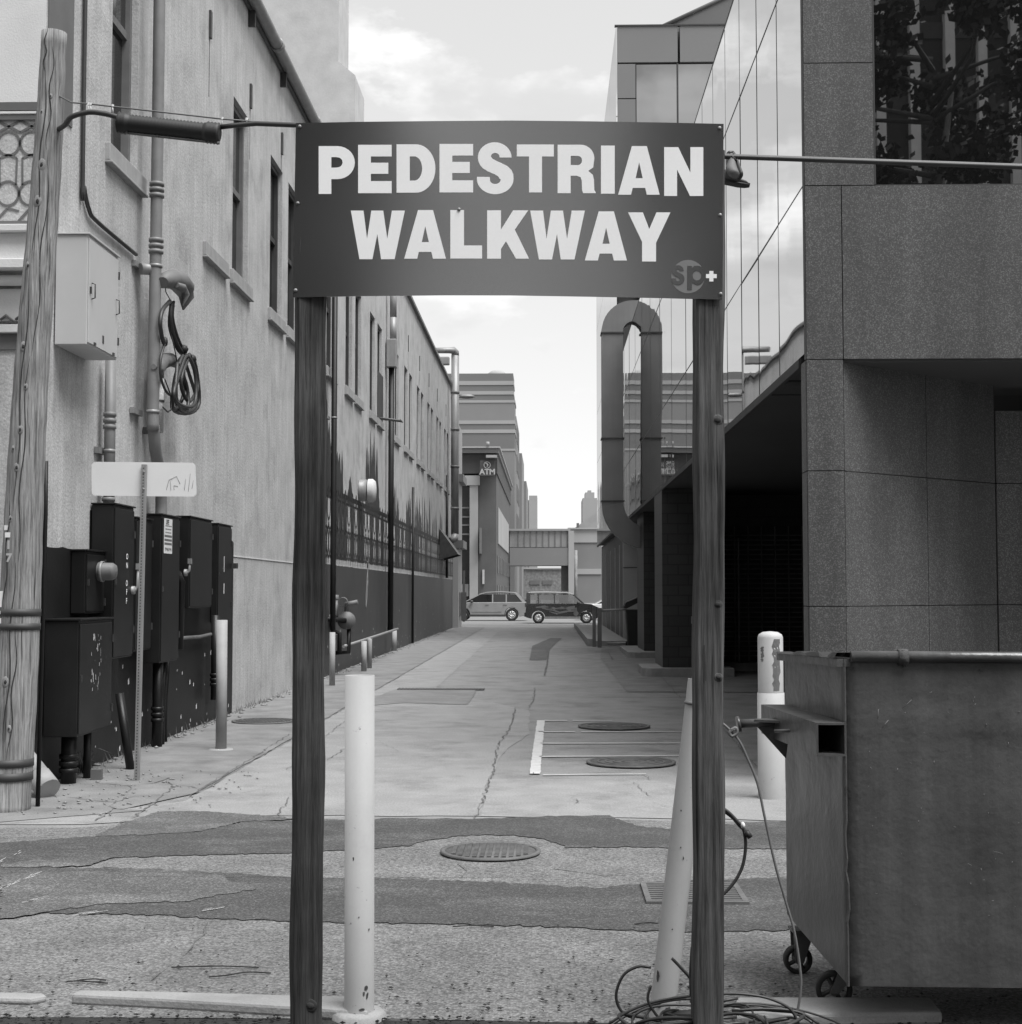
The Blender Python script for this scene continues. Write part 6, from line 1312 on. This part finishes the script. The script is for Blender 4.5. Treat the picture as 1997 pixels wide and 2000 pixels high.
    return t, X, hw_
ys1 = 82.0
# grey crossover facing left (nose hidden behind the wall)
s1 = ys1 / FPX; xf = -5.65
t, X, hw_ = vehicle('crossover_car', 'metallic grey crossover car heading left out behind the plaster building', 'car', xf, ys1, 1, 4.62, 1.85, 1.02,
    [(.0, .62), (.12, .82), (.7, .98), (1.25, 1.03), (4.35, 1.05), (4.52, .98), (4.58, .70), (4.56, .42)], [(1.0, 1.03), (1.85, 1.50), (2.3, 1.61), (3.0, 1.65), (3.7, 1.60), (3.95, 1.55), (4.42, 1.08)], (.95, 3.67), .35, silver, darkmetal, seats=(.36, .72), glass=tintglass)
m = MB(); m.box(X(1.45), X(3.1), ys1 - hw_ - .02, ys1 - hw_ + .01, .50, .53); m.build('trim_strip', galv, t)
m = MB(); m.box(X(4.4), X(4.63), ys1 - hw_ - .01, ys1 - hw_ + .2, .78, 1.0); m.build('taillight', darkmetal, t)
m = MB(); m.blob((X(1.45), ys1 - hw_ - .12, 1.08), (.10, .12, .08), 8, 0); m.build('mirror', darkmetal, t); m = MB()
boxes('door_handle', silver, t, [(X(s), X(s + .2), ys1 - hw_ - .03, ys1 - hw_, .90, .94) for s in (2.2, 3.2)])
ys2 = 75.6; s2 = ys2 / FPX; xr = (1031 - 1070) * s2
VN = 'boxy_van'
t, X, hw_ = vehicle('boxy_car', 'small boxy dark car with painted waves on its side, driving right', 'car', 2.60, ys2, -1, 3.73, 1.69, .98,
    [(.0, .55), (.04, .84), (.35, .98), (.80, 1.03), (3.58, 1.02), (3.69, .95), (3.73, .60), (3.71, .34)], [(.72, 1.02), (1.28, 1.52), (1.6, 1.60), (2.6, 1.63), (3.4, 1.62), (3.58, 1.60), (3.64, 1.02)], (.62, 3.07), .30, carblack, galv, seats=(.42, .78), roofm=rimm)  # pale roof colour stands in for the sky reflected on it
m = MB(); g = random.Random(6)
for (pts, w_) in (([(3.2, .82), (2.7, .86), (2.2, .76), (1.7, .80), (1.2, .84)], .07), ([(2.9, .78), (2.4, .70), (2.0, .58), (1.6, .62), (1.1, .66)], .05), ([(2.5, .60), (2.1, .50), (1.7, .60), (1.4, .70)], .04), ([(1.9, .84), (1.5, .74), (1.1, .76)], .06)):
    for i in range(len(pts) - 1):
        (a, b), (c, d) = pts[i], pts[i + 1]; y_ = ys2 - hw_ - .008 - .001 * g.random(); m.quad((X(a), y_, b + w_ / 2), (X(c), y_, d + w_), (X(c), y_, d - w_), (X(a), y_, b - w_ / 2))
m.lathe((X(1.15), ys2 - hw_ - .006, .52), [(.13, 0), (.001, -.002)], 16, 'Y'); m.build('painted_waves', framegrey, t, recalc=False)
m = MB(); m.box(min(X(1.2), X(3.6)), max(X(1.2), X(3.6)), ys2 - .68, ys2 + .68, 1.655, 1.665) if False else m.box(min(X(1.5), X(3.5)), max(X(1.5), X(3.5)), ys2 - .62, ys2 - .58, 1.63, 1.655); m.build('roof_rail', galv, t)
m = MB(); m.blob((X(1.02), ys2 - hw_ - .1, 1.06), (.09, .1, .08), 8, 0); m.build('mirror', darkmetal, t)
m = MB()
boxes('door_handle', darkmetal, t, [(X(s), X(s) + .16, ys2 - hw_ - .03, ys2 - hw_, .84, .88) for s in (2.55, 1.75)]); m = MB(); m.box(X(3.79), X(3.7), ys2 - hw_ + .02, ys2 + hw_ - .02, .34, .56); m.build('rear_bumper', carblack, t, bevel=.03)
m = MB(); m.box(X(.1), X(.0) + .01, ys2 - hw_ + .04, ys2 - hw_ + .34, .66, .84); m.build('headlight', galv, t)
m = MB(); m.box(X(2.0) , X(1.62), ys2 - .45, ys2 - .05, .7, 1.35); m.box(X(3.2), X(2.95), ys2 - .55, ys2 + .55, .7, 1.2); m.build('seat', rubber, t, bevel=.04)
# driver
def skinfig(name, pts, edges, radii, mat, parent=None, label=None, catg=None):
    me = bpy.data.meshes.new(name); c = Vector(pts[0]); me.from_pydata([tuple(Vector(p) - c) for p in pts], edges, []); o = bpy.data.objects.new(name, me); COL.objects.link(o)
    sk = o.modifiers.new('skin', 'SKIN'); sk.use_smooth_shade = True
    for v, r in zip(me.skin_vertices[0].data, radii): v.radius = (r, r)
    me.skin_vertices[0].data[0].use_root = True
    su = o.modifiers.new('sub', 'SUBSURF'); su.levels = 1; su.render_levels = 2; me.materials.append(mat)
    o.location = c; o['_o'] = tuple(c)
    if label: tag(o, label, catg)
    return o
dx = X(1.72); dy = ys2 - .33
pts = [(dx, dy, .80), (dx - .03, dy, 1.0), (dx - .02, dy, 1.2), (dx, dy, 1.30), (dx + .02, dy, 1.36), (dx + .02, dy, 1.44), (dx + .03, dy, 1.52),
       (dx - .01, dy - .17, 1.24), (dx + .14, dy - .19, 1.05), (dx + .36, dy - .12, 1.12), (dx - .01, dy + .17, 1.24), (dx + .14, dy + .19, 1.05), (dx + .36, dy + .12, 1.12), (dx + .38, dy - .09, .82), (dx + .55, dy - .09, .5), (dx + .38, dy + .09, .82), (dx + .55, dy + .09, .5)]
per = skinfig('person', pts, [(0, 1), (1, 2), (2, 3), (3, 4), (4, 5), (5, 6), (2, 7), (7, 8), (8, 9), (2, 10), (10, 11), (11, 12), (0, 13), (13, 14), (0, 15), (15, 16)], [.14, .13, .14, .07, .05, .085, .07, .06, .045, .035, .06, .045, .035, .07, .05, .07, .05], clothes, None, 'driver in dark clothes with both hands on the wheel of the boxy car', 'person')
m = MB(); m.blob((dx + .0, dy, 1.49), (.10, .095, .10), 10, .03, 2); m.build('hair', hairm, per)
m = MB(); m.blob((dx + .115, dy, 1.46), (.03, .05, .07), 8, .0); m.build('face', skinm, per)
# pale car partly hidden
ys3 = 84.0; s3 = ys3 / FPX
vehicle('white_car', 'white car mostly hidden behind the far edge of the glass building', 'car', (1128 - 1070) * s3, ys3, 1, 4.5, 1.8, .92, [(.0, .5), (.1, .72), (.6, .86), (1.2, .93), (4.2, .96), (4.5, .85), (4.5, .4)], [(1.0, .93), (1.75, 1.35), (2.3, 1.42), (3.2, 1.4), (3.6, 1.33), (4.2, .98)], (.85, 3.6), .32, carwhite, darkmetal, seats=(.45,))
# ================================================================== TREE (mirrored in the upper window)
TR = thing('street_tree', 'leafy tree behind the viewer, mirrored in the dark upper window', 'tree', (8.3, -6.0, 0)); m = MB(); g = random.Random(21)
m.tube([(8.3, -6, -.1), (8.3, -6, 3), (8.5, -6.1, 6), (8.3, -6, 9), (8.8, -6, 12.5)], [.32, .26, .2, .14, .05], 12)
tips = []
for k in range(30):
    z = g.uniform(6.5, 13.5); a = g.uniform(0, 6.28); l = g.uniform(1.4, 3.2); p0 = Vector((8.4, -6, z)); p1 = p0 + Vector((math.cos(a) * l * .5, math.sin(a) * l * .5, g.uniform(.2, .8))); p2 = p1 + Vector((math.cos(a + .4) * l * .5, math.sin(a + .4) * l * .5, g.uniform(0, .9))); m.tube([p0, p1, p2], [.07, .045, .015], 6); tips += [p1.lerp(p2, .5), p2]
m.build('trunk', barkm, TR); m = MB(); vs = []; fs = []
for p in tips:
    for _ in range(3):
        c = p + Vector((g.gauss(0, .35), g.gauss(0, .35), g.gauss(0, .3)))
        for _ in range(60):
            q = c + Vector((g.gauss(0, .24), g.gauss(0, .24), g.gauss(0, .18))); s_ = g.uniform(.07, .15); d1 = Vector((g.uniform(-1, 1), g.uniform(-1, 1), g.uniform(-1, 1))).normalized() * s_; d2 = d1.orthogonal().normalized() * s_ * .6; k = len(vs); vs += [q - d1, q + d2, q + d1, q - d2]; fs.append((k, k + 1, k + 2, k + 3))
m.add(vs, fs); m.build('crown', leafm, TR, recalc=False)
# ================================================================== SMALL GROUND THINGS
t = thing('weed', 'spiky dark weed growing at the foot of the black boxes', 'plant', (-3.85, 12.85, 0)); m = MB(); g = random.Random(31); P = G(160, 1512)
for k in range(34):
    a = g.uniform(0, 6.28); l = g.uniform(.12, .30); h = g.uniform(.06, .24); b0 = Vector((P.x + g.uniform(-.03, .03), P.y + g.uniform(-.03, .03), 0)); mid = b0 + Vector((math.cos(a) * l * .5, math.sin(a) * l * .5, h)); tip = b0 + Vector((math.cos(a) * l, math.sin(a) * l, h * .8)); w_ = Vector((-math.sin(a), math.cos(a), 0)) * .008; m.add([b0 - w_, b0 + w_, mid + w_ * .8, mid - w_ * .8, tip], [(0, 1, 2, 3), (3, 2, 4)])
m.build('leaves', grassm, t)
m = MB(); P = G(190, 1526); m.box(P.x - .06, P.x + .03, P.y, P.y + .06, .01, .10); o = m.build('rubble_brick', trim_dark, None); tag(o, 'small dark brick chunk lying in front of the black boxes', 'brick')
def scatter(name, n, area, smin, smax, mat, seed, flatf=.5):
    g = random.Random(seed); m = MB()
    for _ in range(n):
        (x, y) = area(g); s_ = g.uniform(smin, smax); m.blob((x, y, .012 + s_ * flatf * .5), (s_ * g.uniform(.7, 1.5), s_ * g.uniform(.6, 1.2), s_ * flatf), 5, .3, g.randint(0, 9999))
    o = m.build(name, mat); o['kind'] = 'stuff'; return o
scatter('leaf_litter', 260, lambda g: (g.uniform(-2.6, 2.2) , 5.78 + abs(g.gauss(0, .35))), .003, .010, littm, 1)
scatter('gravel_bits', 420, lambda g: (g.uniform(-3, 3), g.uniform(5.7, 7.3)), .002, .0055, littm, 2)
scatter('pale_pebbles', 160, lambda g: (g.uniform(-4.1, -2.6) + g.gauss(0, .1), g.uniform(10.7, 13.4)), .006, .018, kerbm, 3)
scatter('soil_clods', 2200, lambda g: (g.uniform(-2.6, 2.4), g.uniform(5.0, 5.72)), .003, .010, soilm, 4)
scatter('wall_foot_litter', 420, lambda g: (-4.25 + abs(g.gauss(0, .10)), g.uniform(13, 60)), .01, .035, kerbm, 5)
m = MB(); g = random.Random(9)
for (u, v, l, a) in ((885, 1815, .2, .05), (1240, 1810, .12, .2), (408, 1914, .25, .3), (150, 1921, .12, .1), (335, 1895, .38, .03), (130, 1923, .18, -.1)):
    P = G(u, v) if v > 1300 else None; m.tube(sm([(P.x, P.y, .012), (P.x + l * .3, P.y + l * a * .2, .016), (P.x + l * .6, P.y + l * a * .9 + .008, .014), (P.x + l, P.y + l * a, .011)]), .0032, 6)
o = m.build('twigs', knotwood, None); o['kind'] = 'stuff'
g = random.Random(77); m = MB()
for k in range(260):
    y = g.choice([g.uniform(13, 30), g.uniform(13, 22)]); x = XW + .02 + abs(g.gauss(0, .05)); h = g.uniform(.03, .12); a = g.uniform(0, 6.28); m.add([(x, y, .009), (x + .006, y + .006, .009), (x + math.cos(a) * .04, y + math.sin(a) * .04, h)], [(0, 1, 2)])
o = m.build('grass_tufts', grassm, None); o['kind'] = 'stuff'
